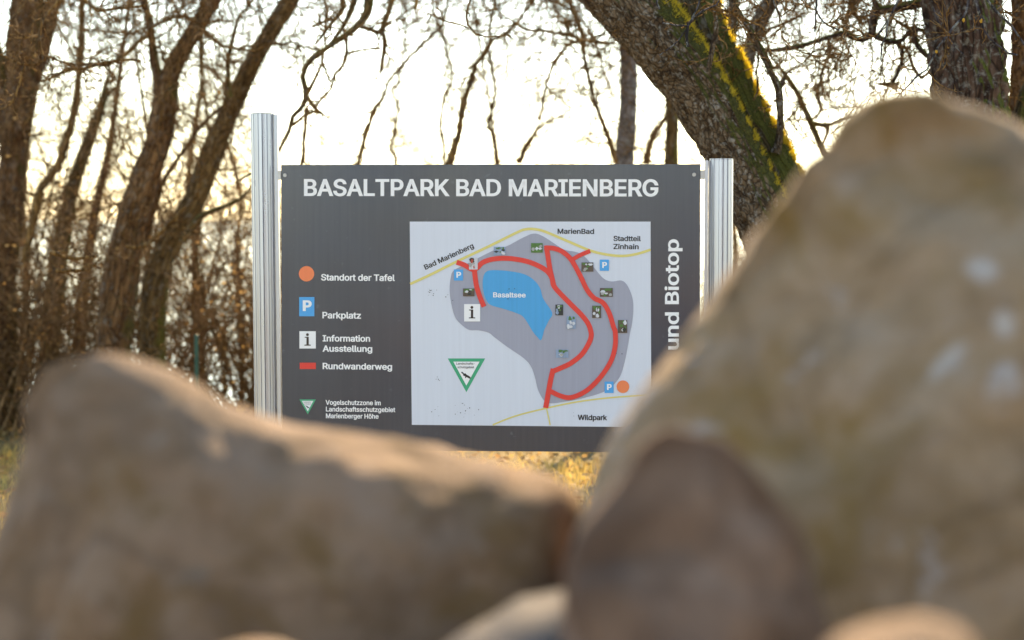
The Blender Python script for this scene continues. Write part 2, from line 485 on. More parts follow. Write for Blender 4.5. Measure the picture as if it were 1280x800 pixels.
def boulder(name, outline_px, centre_px, d, front, back, mat, label, sub=6, seed=0, rough=0.022, box=0.75, back_drop=0.0, group='boulders piled in front of the board', facets=5, grow=10):
    de = d - 0.5 * front            # the outline is met in front of the widest section
    pts = np.array([P(x, y, de)[[0, 2]] for x, y in outline_px])
    cen = P(centre_px[0], centre_px[1], de)[[0, 2]]
    o = cat_closed(pts) - cen
    ang = np.arctan2(o[:, 1], o[:, 0]); rad = np.hypot(o[:, 0], o[:, 1])
    order = np.argsort(ang); ang, rad = ang[order], rad[order]
    ang = np.concatenate([ang - 2 * np.pi, ang, ang + 2 * np.pi]); rad = np.tile(rad, 3)
    V, F = ico(sub)
    phi = np.arctan2(V[:, 2], V[:, 0]); rho = np.hypot(V[:, 0], V[:, 2])
    R = np.interp(phi, ang, rad)
    y = V[:, 1]
    rr = np.clip(rho, 0, 1) ** box
    yy = np.sign(y) * np.abs(y) ** 0.8
    dep = np.where(y < 0, front, back)
    up_ = np.clip(V[:, 2] * 1.6, 0, 1)
    # seen from the path the stone must show the traced outline: scale its widest section until it does
    pix = cat_closed(outline_px) - np.array(centre_px)
    pa = np.arctan2(-pix[:, 1], pix[:, 0]); pr_ = np.hypot(pix[:, 0], pix[:, 1])
    od = np.argsort(pa); pa, pr_ = pa[od], pr_[od]
    pa3 = np.concatenate([pa - 2 * np.pi, pa, pa + 2 * np.pi]); pr3 = np.tile(pr_, 3)
    nb = 90; bc = (np.arange(nb) + .5) / nb * 2 * np.pi - np.pi
    tgt = np.interp(bc, pa3, pr3) + grow; gain = np.ones(len(V))
    cth, sth = math.cos(PITCH), math.sin(PITCH)
    nrm = V / np.linalg.norm(V, axis=1)[:, None]
    r = np.random.default_rng(seed + 50)
    planes = []
    for k in range(facets):
        nv = np.array([r.uniform(-0.7, 0.7), -1.0, r.uniform(-0.4, 0.8)]); nv /= np.linalg.norm(nv)
        planes.append((nv, r.uniform(0.82, 0.93)))
    for it in range(7):
        w = np.stack([np.cos(phi) * R * rr * gain, yy * dep, np.sin(phi) * R * rr * gain], -1)
        w[:, 2] -= back_drop * np.clip(yy + 0.45, 0, 2) ** 1.3 * up_
        for nv, kk in planes:                    # flat breaks on the face turned to the path
            ex = np.clip(w @ nv - (w @ nv).max() * kk, 0, None) * (rho < 0.93)
            w = w - nv[None] * (ex * 0.8)[:, None]
        q = w * 3.0 + seed * 3.1
        disp = rough * 1.4 * fbm(q, 3, seed) + rough * 0.6 * fbm(w * 11 + 5, 4, seed + 3) - rough * 1.2 * np.clip(0.12 - np.abs(fbm(w * 2.1 + seed, 2, seed + 9)), 0, 1) * 6
        w = w + nrm * disp[:, None]
        g_ = w + np.array([cen[0], d, cen[1] - CAM_Z])
        zc = g_[:, 1] * cth - g_[:, 2] * sth; yc = g_[:, 1] * sth + g_[:, 2] * cth
        qx, qy = 640 + FPX * g_[:, 0] / zc - centre_px[0], 400 - FPX * yc / zc - centre_px[1]
        va = np.arctan2(-qy, qx)
        k_ = ((va + np.pi) / (2 * np.pi) * nb).astype(int) % nb
        mx = np.zeros(nb); np.maximum.at(mx, k_, np.hypot(qx, qy))
        ratio = np.clip(tgt / np.maximum(mx, 1), 0.85, 1.18)
        ratio = (np.roll(ratio, 1) + 2 * ratio + np.roll(ratio, -1)) / 4
        if it < 6: gain = gain * np.interp(va, np.concatenate([bc - 2 * np.pi, bc, bc + 2 * np.pi]), np.tile(ratio, 3))
    wp = w + np.array([cen[0], d, cen[1]])
    base = np.array([cen[0], d, float(height(cen[0], d))])
    mb = MB(); mb.add(wp - base, tris=F)
    ob = mb.build(name, mat)
    ob.location = base
    tag(ob, label, 'boulder', group)
    return ob, base

boulder('boulder', [(34, 560), (34, 520), (50, 484), (85, 459), (135, 451), (185, 459), (240, 484), (300, 514), (360, 540), (420, 549), (480, 553), (540, 564), (610, 577), (665, 590), (702, 608), (720, 645), (730, 700), (742, 800), (740, 950), (680, 1100), (520, 1180), (300, 1190), (100, 1150), (-40, 1000), (-70, 850), (-22, 740), (12, 650)],
        (340, 800), 3.6, 0.34, 0.5, MAT['rock_left'], 'large brown boulder with a sloping top, filling the left foreground', seed=3, back_drop=0.16, rough=0.015, box=0.6, grow=12, facets=2)
boulder('boulder', [(752, 590), (788, 520), (848, 440), (905, 356), (950, 286), (992, 226), (1030, 176), (1072, 136), (1125, 122), (1185, 128), (1240, 148), (1300, 176), (1400, 240), (1520, 330), (1620, 500), (1650, 750), (1600, 1050), (1400, 1280), (1150, 1330), (900, 1250), (770, 1050), (715, 850), (722, 700)],
        (1150, 700), 3.45, 0.36, 0.55, MAT['rock_right'], 'tall olive tan boulder, the highest, covering the right side of the board', seed=8, back_drop=0.2, rough=0.022, box=0.6)
boulder('boulder', [(705, 725), (722, 672), (762, 612), (795, 563), (825, 544), (870, 549), (915, 562), (950, 600), (990, 655), (1012, 705), (1024, 760), (1050, 860), (1080, 1050), (1050, 1400), (930, 1640), (750, 1620), (640, 1400), (640, 1100), (690, 860), (706, 780)],
        (860, 950), 2.72, 0.22, 0.30, MAT['rock_mid'], 'smaller dark purplish boulder leaning against the tall one', seed=14, back_drop=0.12, rough=0.016, box=0.6)
boulder('boulder', [(560, 800), (600, 774), (645, 748), (695, 735), (728, 737), (745, 765), (750, 860), (742, 1050), (700, 1300), (620, 1500), (480, 1500), (420, 1250), (450, 1000), (510, 860)],
        (610, 1050), 2.95, 0.20, 0.24, MAT['rock_grey'], 'blue grey basalt stone with a sunlit top below the left boulder', sub=5, seed=21, rough=0.014, facets=3, grow=0)
boulder('boulder', [(1022, 822), (1060, 786), (1095, 776), (1145, 768), (1198, 780), (1224, 806), (1260, 900), (1290, 1100), (1250, 1500), (1170, 1800), (1090, 1600), (1060, 1300), (1040, 1000), (1020, 880)],
        (1150, 1100), 2.15, 0.16, 0.20, MAT['rock_left'], 'pale topped stone at the bottom edge under the tall boulder', sub=5, seed=27, rough=0.012, facets=3, grow=0)
boulder('boulder', [(225, 845), (265, 815), (310, 800), (355, 804), (395, 826), (440, 900), (460, 1150), (420, 1500), (310, 1600), (180, 1500), (150, 1200), (180, 950)],
        (310, 1100), 2.8, 0.18, 0.22, MAT['rock_left'], 'flat brown stone barely showing under the large left boulder', sub=5, seed=33, rough=0.012, facets=3, grow=0)
# the pile goes on outside the picture
for k, (bx, by, rx, rz, lab) in enumerate([(-1.75, 3.5, 0.5, 0.42, 'rounded brown boulder beside the left boulder, outside the picture'), (2.15, 3.9, 0.6, 0.5, 'rounded olive boulder right of the tall one, outside the picture')]):
    c0 = (640 + bx / by * FPX, 274 + (CAM_Z - 0.4 - rz) / by * FPX)
    pr, pz = rx / by * FPX, rz / by * FPX
    ol = [(c0[0] + pr * math.cos(a) * (1 + .1 * math.sin(3 * a + k)), c0[1] - pz * math.sin(a) * (1 + .08 * math.cos(2 * a))) for a in np.linspace(0, 2 * np.pi, 14, endpoint=False)]
    boulder('boulder', ol, c0, by, 0.4, 0.4, MAT['rock_left'] if k == 0 else MAT['rock_right'], lab, sub=5, seed=40 + k)

for k, (bx, by, rx, rz, lab) in enumerate([(-0.75, 1.95, 0.48, 0.36, 'brown boulder of the pile just below the lower left of the picture'), (0.30, 1.85, 0.42, 0.34, 'grey boulder of the pile just below the lower middle of the picture'), (1.15, 1.9, 0.45, 0.37, 'brown boulder of the pile just below the lower right of the picture')]):  # unseen stones added to darken the bounce on the boulders behind
    c0 = (640 + bx / by * FPX, 274 + (CAM_Z - 0.45 - rz) / by * FPX)
    pr, pz = rx / by * FPX, rz / by * FPX
    ol = [(c0[0] + pr * math.cos(a) * (1 + .1 * math.sin(3 * a + k)), c0[1] - pz * math.sin(a) * (1 + .06 * math.cos(2 * a))) for a in np.linspace(0, 2 * np.pi, 14, endpoint=False)]
    boulder('boulder', ol, c0, by, 0.38, 0.3, MAT['rock_grey'] if k == 1 else MAT['rock_left'], lab, sub=5, seed=60 + k)

# ------------------------------------------------------------------ information board
YAW = math.radians(4.6)          # right side nearer to the camera
BD = 10.4
pc = P(614, 385, BD)
ROT = Matrix.Rotation(-YAW, 4, 'Z')
ex = np.array((math.cos(YAW), -math.sin(YAW), 0.0)); ez = np.array((0, 0, 1.0)); en = np.array((-math.sin(YAW), -math.cos(YAW), 0.0))
BASE = np.array((pc[0], pc[1], float(height(pc[0], pc[1]))))
def plane(px, py, off=0.0):
    """Pixel -> board-plane coordinates (x to the right, z up, metres from the board's foot)."""
    a = P(px, py, 1.0) - np.array((0, 0, CAM_Z))
    o = np.array((0, 0, CAM_Z)); q = BASE + en * off
    t = np.dot(q - o, en) / np.dot(a, en)
    h = o + a * t - BASE
    return float(np.dot(h, ex)), float(h[2])

board = empty('information_board', BASE, 'grey information board with a park map between two fluted metal posts', 'sign board')
board.rotation_euler = (0, 0, -YAW)
def bpart(mb, name, mat, par=None, smooth_shade=False, label=None):
    """Part given in board coordinates (x, y towards the back, z)."""
    me = mb.mesh(name, smooth_shade); me.materials.append(mat)
    o = bpy.data.objects.new(name, me); COL.objects.link(o)
    o.parent = par or board
    if label: o['label'] = label
    return o

m, nt, b, out = new_mat('anthracite_panel_print')
c = coords(nt)
streak = noise(nt, coords(nt, scale=(60, 1, 1.2)), 1.0, 5, 0.6)
cl = noise(nt, c, 2.2, 4, 0.6)
sp = noise(nt, c, 26, 2, 0.5)
col = ramp(nt, streak, [(0.3, (0.040, 0.056, 0.092)), (0.7, (0.050, 0.067, 0.104))])
col = mix(nt, ramp(nt, sp, [(0.68, 0.0), (0.80, 0.30)]), col, (0.16, 0.24, 0.32))
nt.links.new(col, b.inputs['Base Color'])
nt.links.new(ramp(nt, cl, [(0.3, 0.17), (0.7, 0.27)]), b.inputs['Roughness'])
b.inputs['Metallic'].default_value = 0.35
b.inputs['IOR'].default_value = 1.6
b.inputs['Coat Weight'].default_value = 0.5
b.inputs['Coat Roughness'].default_value = 0.12
MAT['panel'] = m
def printed(name, col, streaks=0.0):
    m, nt, b, out = new_mat(name)
    b.inputs['Roughness'].default_value = 0.4
    st = noise(nt, coords(nt, scale=(70, 1, 1.5)), 1.0, 4, 0.6)
    cc = ramp(nt, st, [(0.3, tuple(x * (1 - streaks) for x in col)), (0.7, col)])
    nt.links.new(cc, b.inputs['Base Color'])
    return m
MAT['white'] = printed('white_print', (0.88, 0.88, 0.88), 0.02)
MAT['sheet'] = printed('map_sheet_print', (0.68, 0.72, 0.80), 0.05)
MAT['area'] = printed('park_area_print', (0.36, 0.37, 0.45), 0.08)
MAT['red'] = printed('red_print', (0.80, 0.050, 0.035), 0.05)
MAT['yellow'] = printed('yellow_print', (0.74, 0.64, 0.20), 0.03)
MAT['lake_blue'] = printed('lake_blue_print', (0.05, 0.38, 0.74), 0.12)
MAT['sign_blue'] = printed('sign_blue_print', (0.06, 0.38, 0.78), 0.03)
MAT['black'] = printed('black_print', (0.012, 0.012, 0.015))
MAT['ink'] = printed('dark_ink_print', (0.03, 0.014, 0.010))
MAT['orange'] = printed('orange_print', (0.92, 0.24, 0.09), 0.06)
MAT['green'] = printed('green_print', (0.03, 0.38, 0.19))
m, nt, b, out = new_mat('satin_aluminium')
b.inputs['Metallic'].default_value = 1.0
st = noise(nt, coords(nt, scale=(1, 1, 0.3)), 6.0, 5, 0.6)
nt.links.new(ramp(nt, st, [(0.3, (0.37, 0.40, 0.48)), (0.7, (0.44, 0.47, 0.55))]), b.inputs['Base Color'])
nt.links.new(ramp(nt, st, [(0.3, 0.26), (0.7, 0.34)]), b.inputs['Roughness'])
MAT['alu'] = m
MAT['steel'] = flat_mat('galvanised_steel', (0.45, 0.45, 0.46), 0.35, 0.9, 0.2)

x0, z1 = plane(351.5, 206); x1, _ = plane(875.5, 207); _, z0 = plane(750, 565)
mb = MB(); mb.box((x0, 0.0, z0), (x1, 0.004, z1))
panel = bpart(mb, 'panel', MAT['panel'])
panel['label'] = 'anthracite panel with white lettering and a legend'
mb = MB()                                      # folded rim behind the panel
mb.box((x0 + .002, 0.0045, z0 + .002), (x0 + .012, 0.028, z1 - .002)); mb.box((x1 - .012, 0.0045, z0 + .002), (x1 - .002, 0.028, z1 - .002))
mb.box((x0 + .0125, 0.0045, z0 + .002), (x1 - .0125, 0.028, z0 + .012)); mb.box((x0 + .0125, 0.0045, z1 - .012), (x1 - .0125, 0.028, z1 - .002))
bpart(mb, 'rim', MAT['steel'])

def poly(pix, name, mat, layer, par, triangulate=True):
    """Filled outline printed on the board, as a sheet 1 mm above the one below."""
    pts = [plane(x, y) for x, y in pix]
    bm = bmesh.new()
    vs = [bm.verts.new((x, -0.001 * layer, z)) for x, z in pts]
    f = bm.faces.new(vs)
    f.normal_update()
    if f.normal.y > 0: f.normal_flip()
    bmesh.ops.triangulate(bm, faces=[f])
    me = bpy.data.meshes.new(name); bm.to_mesh(me); bm.free()
    me.materials.append(mat)
    o = bpy.data.objects.new(name, me); COL.objects.link(o); o.parent = par
    return o

def rect(a, b, c, d, *rest):
    return poly([(a, b), (c, b), (c, d), (a, d)], *rest)

def spline(pix, closed=False, step=8):
    p = np.array(pix, dtype=float); k = len(p); out = []
    rngk = range(k) if closed else range(k - 1)
    for i in rngk:
        if closed: p0, p1, p2, p3 = p[(i - 1) % k], p[i], p[(i + 1) % k], p[(i + 2) % k]
        else: p0, p1, p2, p3 = p[max(i - 1, 0)], p[i], p[i + 1], p[min(i + 2, k - 1)]
        for t in np.linspace(0, 1, step, endpoint=False):
            out.append(0.5 * ((2 * p1) + (-p0 + p2) * t + (2 * p0 - 5 * p1 + 4 * p2 - p3) * t * t + (-p0 + 3 * p1 - 3 * p2 + p3) * t ** 3))
    if not closed: out.append(p[-1])
    return np.array(out)

def stripe(pix, w, name, mat, layer, par, smooth_it=True, w1=None, clip=None):
    p = spline(pix) if smooth_it else np.array(pix, dtype=float)
    t = np.gradient(p, axis=0); t /= np.linalg.norm(t, axis=1)[:, None]
    n = np.stack([-t[:, 1], t[:, 0]], 1)
    ww = np.linspace(w, w1 or w, len(p))[:, None] / 2
    a, b_ = p + n * ww, p - n * ww
    V = [(*plane(*q),) for q in np.concatenate([a, b_])]
    V = [(x, -0.001 * layer, z) for x, z in V]
    k = len(p)
    mb = MB(); mb.add(V, quads=[(i, i + 1, k + i + 1, k + i) for i in range(k - 1)])
    return bpart(mb, name, mat, par)

def disc(cx, cy, r, name, mat, layer, par):
    return poly([(cx + r * math.cos(a), cy - r * math.sin(a)) for a in np.linspace(0, 2 * np.pi, 32, endpoint=False)], name, mat, layer, par)

FONT = None
try:
    fp = os.path.join(bpy.utils.system_resource('DATAFILES'), 'fonts', 'Inter.woff2')
    if os.path.exists(fp): FONT = bpy.data.fonts.load(fp)
except Exception:
    FONT = None
from mathutils.geometry import delaunay_2d_cdt
def outline_mesh(s_, space=1.0):
    """The outlines of a line of type, merged into one clean flat triangulation: (points, triangles)."""
    cu = bpy.data.curves.new('lettering', 'FONT')
    cu.body = s_; cu.size = 1.0; cu.resolution_u = 4; cu.space_character = space; cu.fill_mode = 'NONE'
    if FONT: cu.font = FONT
    ob = bpy.data.objects.new('lettering_source', cu); COL.objects.link(ob)
    bpy.context.view_layer.update()
    me = bpy.data.meshes.new_from_object(ob.evaluated_get(bpy.context.evaluated_depsgraph_get()))
    V = np.array([v.co[:2] for v in me.vertices]); E = np.array([e.vertices[:] for e in me.edges])
    bpy.data.objects.remove(ob); bpy.data.curves.remove(cu); bpy.data.meshes.remove(me)
    # walk each loop once so that its edges share one direction
    nxt = {}
    for i, j in E: nxt.setdefault(i, []).append(j); nxt.setdefault(j, []).append(i)
    seen, D = set(), []
    for st in range(len(V)):
        if st in seen or st not in nxt: continue
        loop = [st]; seen.add(st); cur = max(nxt[st]) if abs(max(nxt[st]) - st) > 1 and min(nxt[st]) != st + 1 else st + 1
        cur = st + 1 if st + 1 in nxt[st] else nxt[st][0]
        prev = st
        while cur != st:
            seen.add(cur); loop.append(cur)
            n_ = [q for q in nxt[cur] if q != prev]
            prev, cur = cur, (n_[0] if n_ else st)
        D += [(loop[k], loop[(k + 1) % len(loop)]) for k in range(len(loop))]
    vo, eo, fo, *_ = delaunay_2d_cdt([Vector(p) for p in V], D, [], 0, 1e-6)
    A_, B_ = V[[d[0] for d in D]], V[[d[1] for d in D]]
    P_ = np.array([v[:] for v in vo]); keep = []
    for f in fo:
        c_ = P_[list(f)].mean(0)
        up = (A_[:, 1] <= c_[1]) & (B_[:, 1] > c_[1]); dn = (A_[:, 1] > c_[1]) & (B_[:, 1] <= c_[1])
        side = (B_[:, 0] - A_[:, 0]) * (c_[1] - A_[:, 1]) - (c_[0] - A_[:, 0]) * (B_[:, 1] - A_[:, 1])
        if (up & (side > 0)).sum() - (dn & (side < 0)).sum() != 0: keep.append(list(f))
    return P_, keep
_cap = []
def cap_height():
    if not _cap: _cap.append(float(outline_mesh('H')[0][:, 1].max()))
    return _cap[0]
def text(s, start, end, cap, mat, layer, par, bold=0.026, space=1.0):
    """One line of print: start and end are baseline pixels, cap is capital height in pixels."""
    P_, F_ = outline_mesh(s, space)
    bm0 = bmesh.new()
    vs_ = [bm0.verts.new((p[0], p[1], 0)) for p in P_]
    for f in F_: bm0.faces.new([vs_[i] for i in f])
    bmesh.ops.delete(bm0, geom=[v for v in bm0.verts if not v.link_faces], context='VERTS')
    bm0.verts.index_update(); bm0.verts.ensure_lookup_table()
    push = {}
    for e in bm0.edges:                    # thicken the strokes: move every outline edge outwards
        if len(e.link_faces) != 1: continue
        m_ = (e.verts[0].co + e.verts[1].co) / 2; t_ = (e.verts[1].co - e.verts[0].co).normalized()
        nn = Vector((t_.y, -t_.x, 0))
        if nn.dot(e.link_faces[0].calc_center_median() - m_) > 0: nn = -nn
        for v in e.verts: push.setdefault(v.index, []).append(nn)
    for k_, ns in push.items():
        if len(ns) == 2:
            h_ = ns[0] + ns[1]; q_ = h_.length_squared
            off = h_ * (2.0 / q_) if q_ > 0.7 else h_.normalized() * 1.2 if q_ > 1e-6 else Vector()
            bm0.verts[k_].co += Vector((off.x * bold, off.y * bold * .7, 0))
    me = bpy.data.meshes.new('lettering')
    for f in bm0.faces: f.smooth = False
    bm0.to_mesh(me); bm0.free()
    co = np.empty(len(me.vertices) * 3); me.vertices.foreach_get('co', co); co = co.reshape(-1, 3)
    capu = cap_height() + bold * 1.4
    x = co[:, 0] - co[:, 0].min(); x /= x.max()
    s0 = np.array(plane(*start)); s1 = np.array(plane(*end))
    u = s1 - s0; L = np.linalg.norm(u); un = u / L
    vn = np.array((-un[1], un[0]))
    cz = cap / FPX * BD
    h = (co[:, 1] + bold * .7) / capu * cz
    xy = s0[None] + x[:, None] * u[None] + h[:, None] * vn[None]
    new = np.stack([xy[:, 0], -0.001 * layer - co[:, 2], xy[:, 1]], -1)
    me.vertices.foreach_set('co', new.astype(np.float32).ravel())
    me.name = 'lettering'
    me.materials.clear(); me.materials.append(mat)
    for p_ in me.polygons: p_.material_index = 0
    me.update()
    o = bpy.data.objects.new('lettering', me); COL.objects.link(o); o.parent = par
    return o

text('BASALTPARK BAD MARIENBERG', (380, 245), (823, 245.6), 21.3, MAT['white'], 1, panel, 0.024, 1.0)
text('und Biotop', (848.6, 437), (848.6, 299), 17.3, MAT['white'], 1, panel, 0.022)
# legend
disc(383.2, 342.2, 9.6, 'legend_symbol', MAT['orange'], 1, panel)
text('Standort der Tafel', (401.3, 350.6), (493.7, 351.4), 8.2, MAT['white'], 1, panel)
rect(374, 371.3, 393, 395.3, 'legend_symbol', MAT['sign_blue'], 1, panel)
text('P', (378.6, 388.8), (389.8, 388.8), 13.6, MAT['white'], 2, panel, 0.04)
text('Parkplatz', (403, 397.9), (451.3, 398.4), 8.2, MAT['white'], 1, panel)
def info_i(cx, cy, s, mat, layer, par):
    k = s / 20.0
    pts = [(-3.6, -3.6), (1.5, -3.6), (1.5, 6.0), (4.0, 6.3), (4.0, 7.4), (-3.9, 7.4), (-3.9, 6.3), (-1.3, 6.0), (-1.3, -2.4), (-3.6, -2.6)]
    poly([(cx + x * k, cy + y * k) for x, y in pts], 'information_symbol', mat, layer, par)
    disc(cx - 0.1 * k, cy - 6.3 * k, 1.75 * k, 'information_symbol', mat, layer, par)
rect(374.3, 414, 394.8, 435.6, 'legend_symbol', MAT['white'], 1, panel)
info_i(384.5, 424.6, 20, MAT['ink'], 2, panel)
text('Information', (403.3, 426.8), (462.7, 427.2), 8.0, MAT['white'], 1, panel)
text('Ausstellung', (403.2, 439.6), (465.4, 440.0), 8.0, MAT['white'], 1, panel)
rect(374.7, 453.4, 394.9, 461.3, 'legend_symbol', MAT['red'], 1, panel)
text('Rundwanderweg', (403.3, 461.4), (490.2, 462.4), 8.0, MAT['white'], 1, panel)
def tri_sign(xa, xb, yt, xm, yb, lay, par):
    poly([(xa, yt), (xb, yt), (xm, yb)], 'nature_reserve_symbol', MAT['green'], lay, par)
    g = (xb - xa) * 0.085
    poly([(xa + g * 1.75, yt + g), (xb - g * 1.75, yt + g), (xm, yb - g * 2.1)], 'nature_reserve_symbol', MAT['white'], lay + 1, par)
    s = (xb - xa) / 46.0; cx, cy = xm - 0.5 * s, yt + (yb - yt) * 0.5
    bird = [(-5.5, -4.5), (-4.2, -4.2), (-2.2, -2.2), (-0.5, -2.4), (1.2, -0.6), (4.6, 1.2), (6.0, 3.0), (5.2, 4.4), (2.8, 3.2), (0.6, 2.0), (-0.2, 3.4), (-1.0, 3.2), (-0.8, 1.2), (-3.2, 0.2), (-3.6, -1.6), (-5.8, -3.4)]
    poly([(cx + x * s, cy + y * s) for x, y in bird], 'bird_symbol', MAT['black'], lay + 2, par)
    if s > 0.8:
        text('Landschafts-', (xa + 10.5 * s, yt + 7.6 * s), (xb - 12.5 * s, yt + 7.7 * s), 2.7 * s, MAT['black'], lay + 2, par, 0.01)
        text('schutzgebiet', (xa + 12 * s, yt + 12 * s), (xb - 13.5 * s, yt + 12.1 * s), 2.7 * s, MAT['black'], lay + 2, par, 0.01)
    else:
        text('Landschafts-', (xa + 11.5 * s, yt + 9 * s), (xb - 12 * s, yt + 9 * s), 3.2 * s, MAT['black'], lay + 2, par, 0.0)
        text('schutzgebiet', (xa + 13.5 * s, yt + 14 * s), (xb - 14 * s, yt + 14 * s), 3.2 * s, MAT['black'], lay + 2, par, 0.0)
tri_sign(374.4, 394.8, 499.3, 384.8, 517.9, 1, panel)
text('Vogelschutzzone im', (407, 505.9), (476, 506.6), 6.0, MAT['white'], 1, panel, 0.022)
text('Landschaftsschutzgebiet', (407.4, 514.3), (494.2, 515.2), 6.0, MAT['white'], 1, panel, 0.022)
text('Marienberger Höhe', (407.4, 522.7), (473.3, 523.4), 6.0, MAT['white'], 1, panel, 0.022)
# map sheet
sheet = poly([(512.2, 277), (813.2, 277), (814.2, 534), (514.8, 531)], 'map_sheet', MAT['sheet'], 1, board)
A = lambda L: [(500 + x / 3.879, 260 + y / 3.879) for x, y in L]
B = lambda L: [(500 + x / 3.879, 400 + y / 3.879) for x, y in L]
def seq(*parts):
    out = []
    for p_ in parts: out += p_
    return out
area = seq(A([(262, 302), (330, 268), (455, 205), (520, 184), (600, 142), (650, 124), (695, 138), (760, 180), (800, 203), (860, 215), (900, 240), (940, 288), (985, 340), (1025, 356), (1075, 352), (1105, 380), (1128, 440), (1131, 500), (1125, 560)]),
           B([(1116, 60), (1104, 130), (1085, 220), (1060, 285), (1000, 342), (900, 376), (800, 396), (735, 404), (700, 392), (670, 340), (655, 280), (635, 225), (600, 185), (520, 130), (460, 85), (430, 62), (380, 50), (335, 48), (298, 22)]), A([(268, 530), (250, 470), (241, 400), (246, 340)]))
poly(spline(area, True, 5), 'park_area', MAT['area'], 2, sheet)
lk = seq(A([(402, 350), (412, 316), (440, 302), (520, 305), (600, 320), (650, 350), (680, 390), (695, 440), (738, 508), (722, 545), (700, 590)]), B([(694, 70), (683, 98), (664, 80)]), A([(645, 600), (600, 530), (560, 508), (500, 488), (440, 470), (415, 440), (403, 395)]))
poly(spline(lk, True, 6), 'lake_area', MAT['lake_blue'], 3, sheet)
stripe(A([(50, 368), (150, 322), (270, 262), (430, 186), (570, 117), (610, 103), (650, 102), (700, 113), (800, 155), (920, 205), (1000, 225), (1080, 232), (1150, 222), (1215, 202)]), 3.2, 'road_line', MAT['yellow'], 3, sheet)
stripe(B([(450, 508), (560, 465), (710, 427), (850, 398), (1000, 378), (1155, 366), (1216, 362)]), 1.9, 'road_line', MAT['yellow'], 3, sheet)
stripe(B([(711, 431), (720, 470), (728, 509)]), 1.6, 'road_line', MAT['yellow'], 3, sheet)
stripe(seq(A([(275, 263), (310, 275), (350, 297), (375, 290), (400, 265), (450, 248), (520, 244), (600, 255), (660, 275), (712, 305), (737, 340), (745, 375), (775, 412), (830, 468), (880, 518), (912, 560), (926, 600)]), B([(926, 85), (912, 120), (880, 168), (830, 208), (790, 228), (745, 247)])), 6.2, 'trail_line', MAT['red'], 4, sheet)
stripe(B([(744, 236), (733, 280), (720, 350), (707, 426)]), 6.4, 'trail_line', MAT['red'], 5, sheet)
stripe(A([(360, 290), (370, 370), (386, 425), (408, 478)]), 6.2, 'trail_line', MAT['red'], 5, sheet)
stripe(seq(A([(745, 372), (728, 300), (711, 194)])), 6.2, 'trail_line', MAT['red'], 5, sheet, False)
stripe(seq(A([(700, 194), (720, 193), (752, 197), (790, 213), (830, 250), (870, 320), (905, 392), (940, 435), (985, 460), (1015, 510), (1035, 575)]), B([(1044, 60), (1043, 130), (1020, 205), (965, 285), (900, 345), (830, 375), (780, 368), (730, 345)])), 6.0, 'trail_line', MAT['red'], 6, sheet)
stripe(A([(833, 252), (870, 230), (922, 208)]), 5.2, 'trail_line', MAT['red'], 5, sheet)
text('Bad Marienberg', (500 + 124 / 3.879, 260 + 300 / 3.879), (500 + 360 / 3.879, 260 + 192 / 3.879), 6.4, MAT['black'], 2, sheet, 0.022)
text('MarienBad', A([(764, 125)])[0], A([(941, 126)])[0], 6.4, MAT['black'], 2, sheet, 0.022)
text('Stadtteil', A([(1035, 160)])[0], A([(1168, 161)])[0], 6.4, MAT['black'], 2, sheet, 0.022)
text('Zinhain', A([(1035, 199)])[0], A([(1157, 200)])[0], 6.4, MAT['black'], 2, sheet, 0.022)
text('Basaltsee', A([(452, 433)])[0], A([(610, 434)])[0], 6.3, MAT['white'], 4, sheet, 0.022)
text('Wildpark', B([(862, 485)])[0], B([(1005, 486)])[0], 6.7, MAT['black'], 2, sheet, 0.026)
def p_icon(a, b_, c, d):
    rect(a, b_, c, d, 'parking_symbol', MAT['sign_blue'], 4, sheet)
    w, h = c - a, d - b_
    text('P', (a + w * .27, d - h * .26), (a + w * .80, d - h * .26), h * .53, MAT['white'], 5, sheet, 0.04)
p_icon(567.6, 336.8, 578.9, 350.7); p_icon(749.8, 324.5, 761.2, 338.5); p_icon(755.8, 476.9, 767, 491.2)
rect(580.2, 380, 600.3, 401.8, 'information_symbol', MAT['white'], 4, sheet)
info_i(590.1, 390.5, 20, MAT['ink'], 5, sheet)
disc(778.7, 483.3, 7.9, 'location_symbol', MAT['orange'], 4, sheet)
tri_sign(559.8, 606.5, 448, 583, 490.2, 2, sheet)
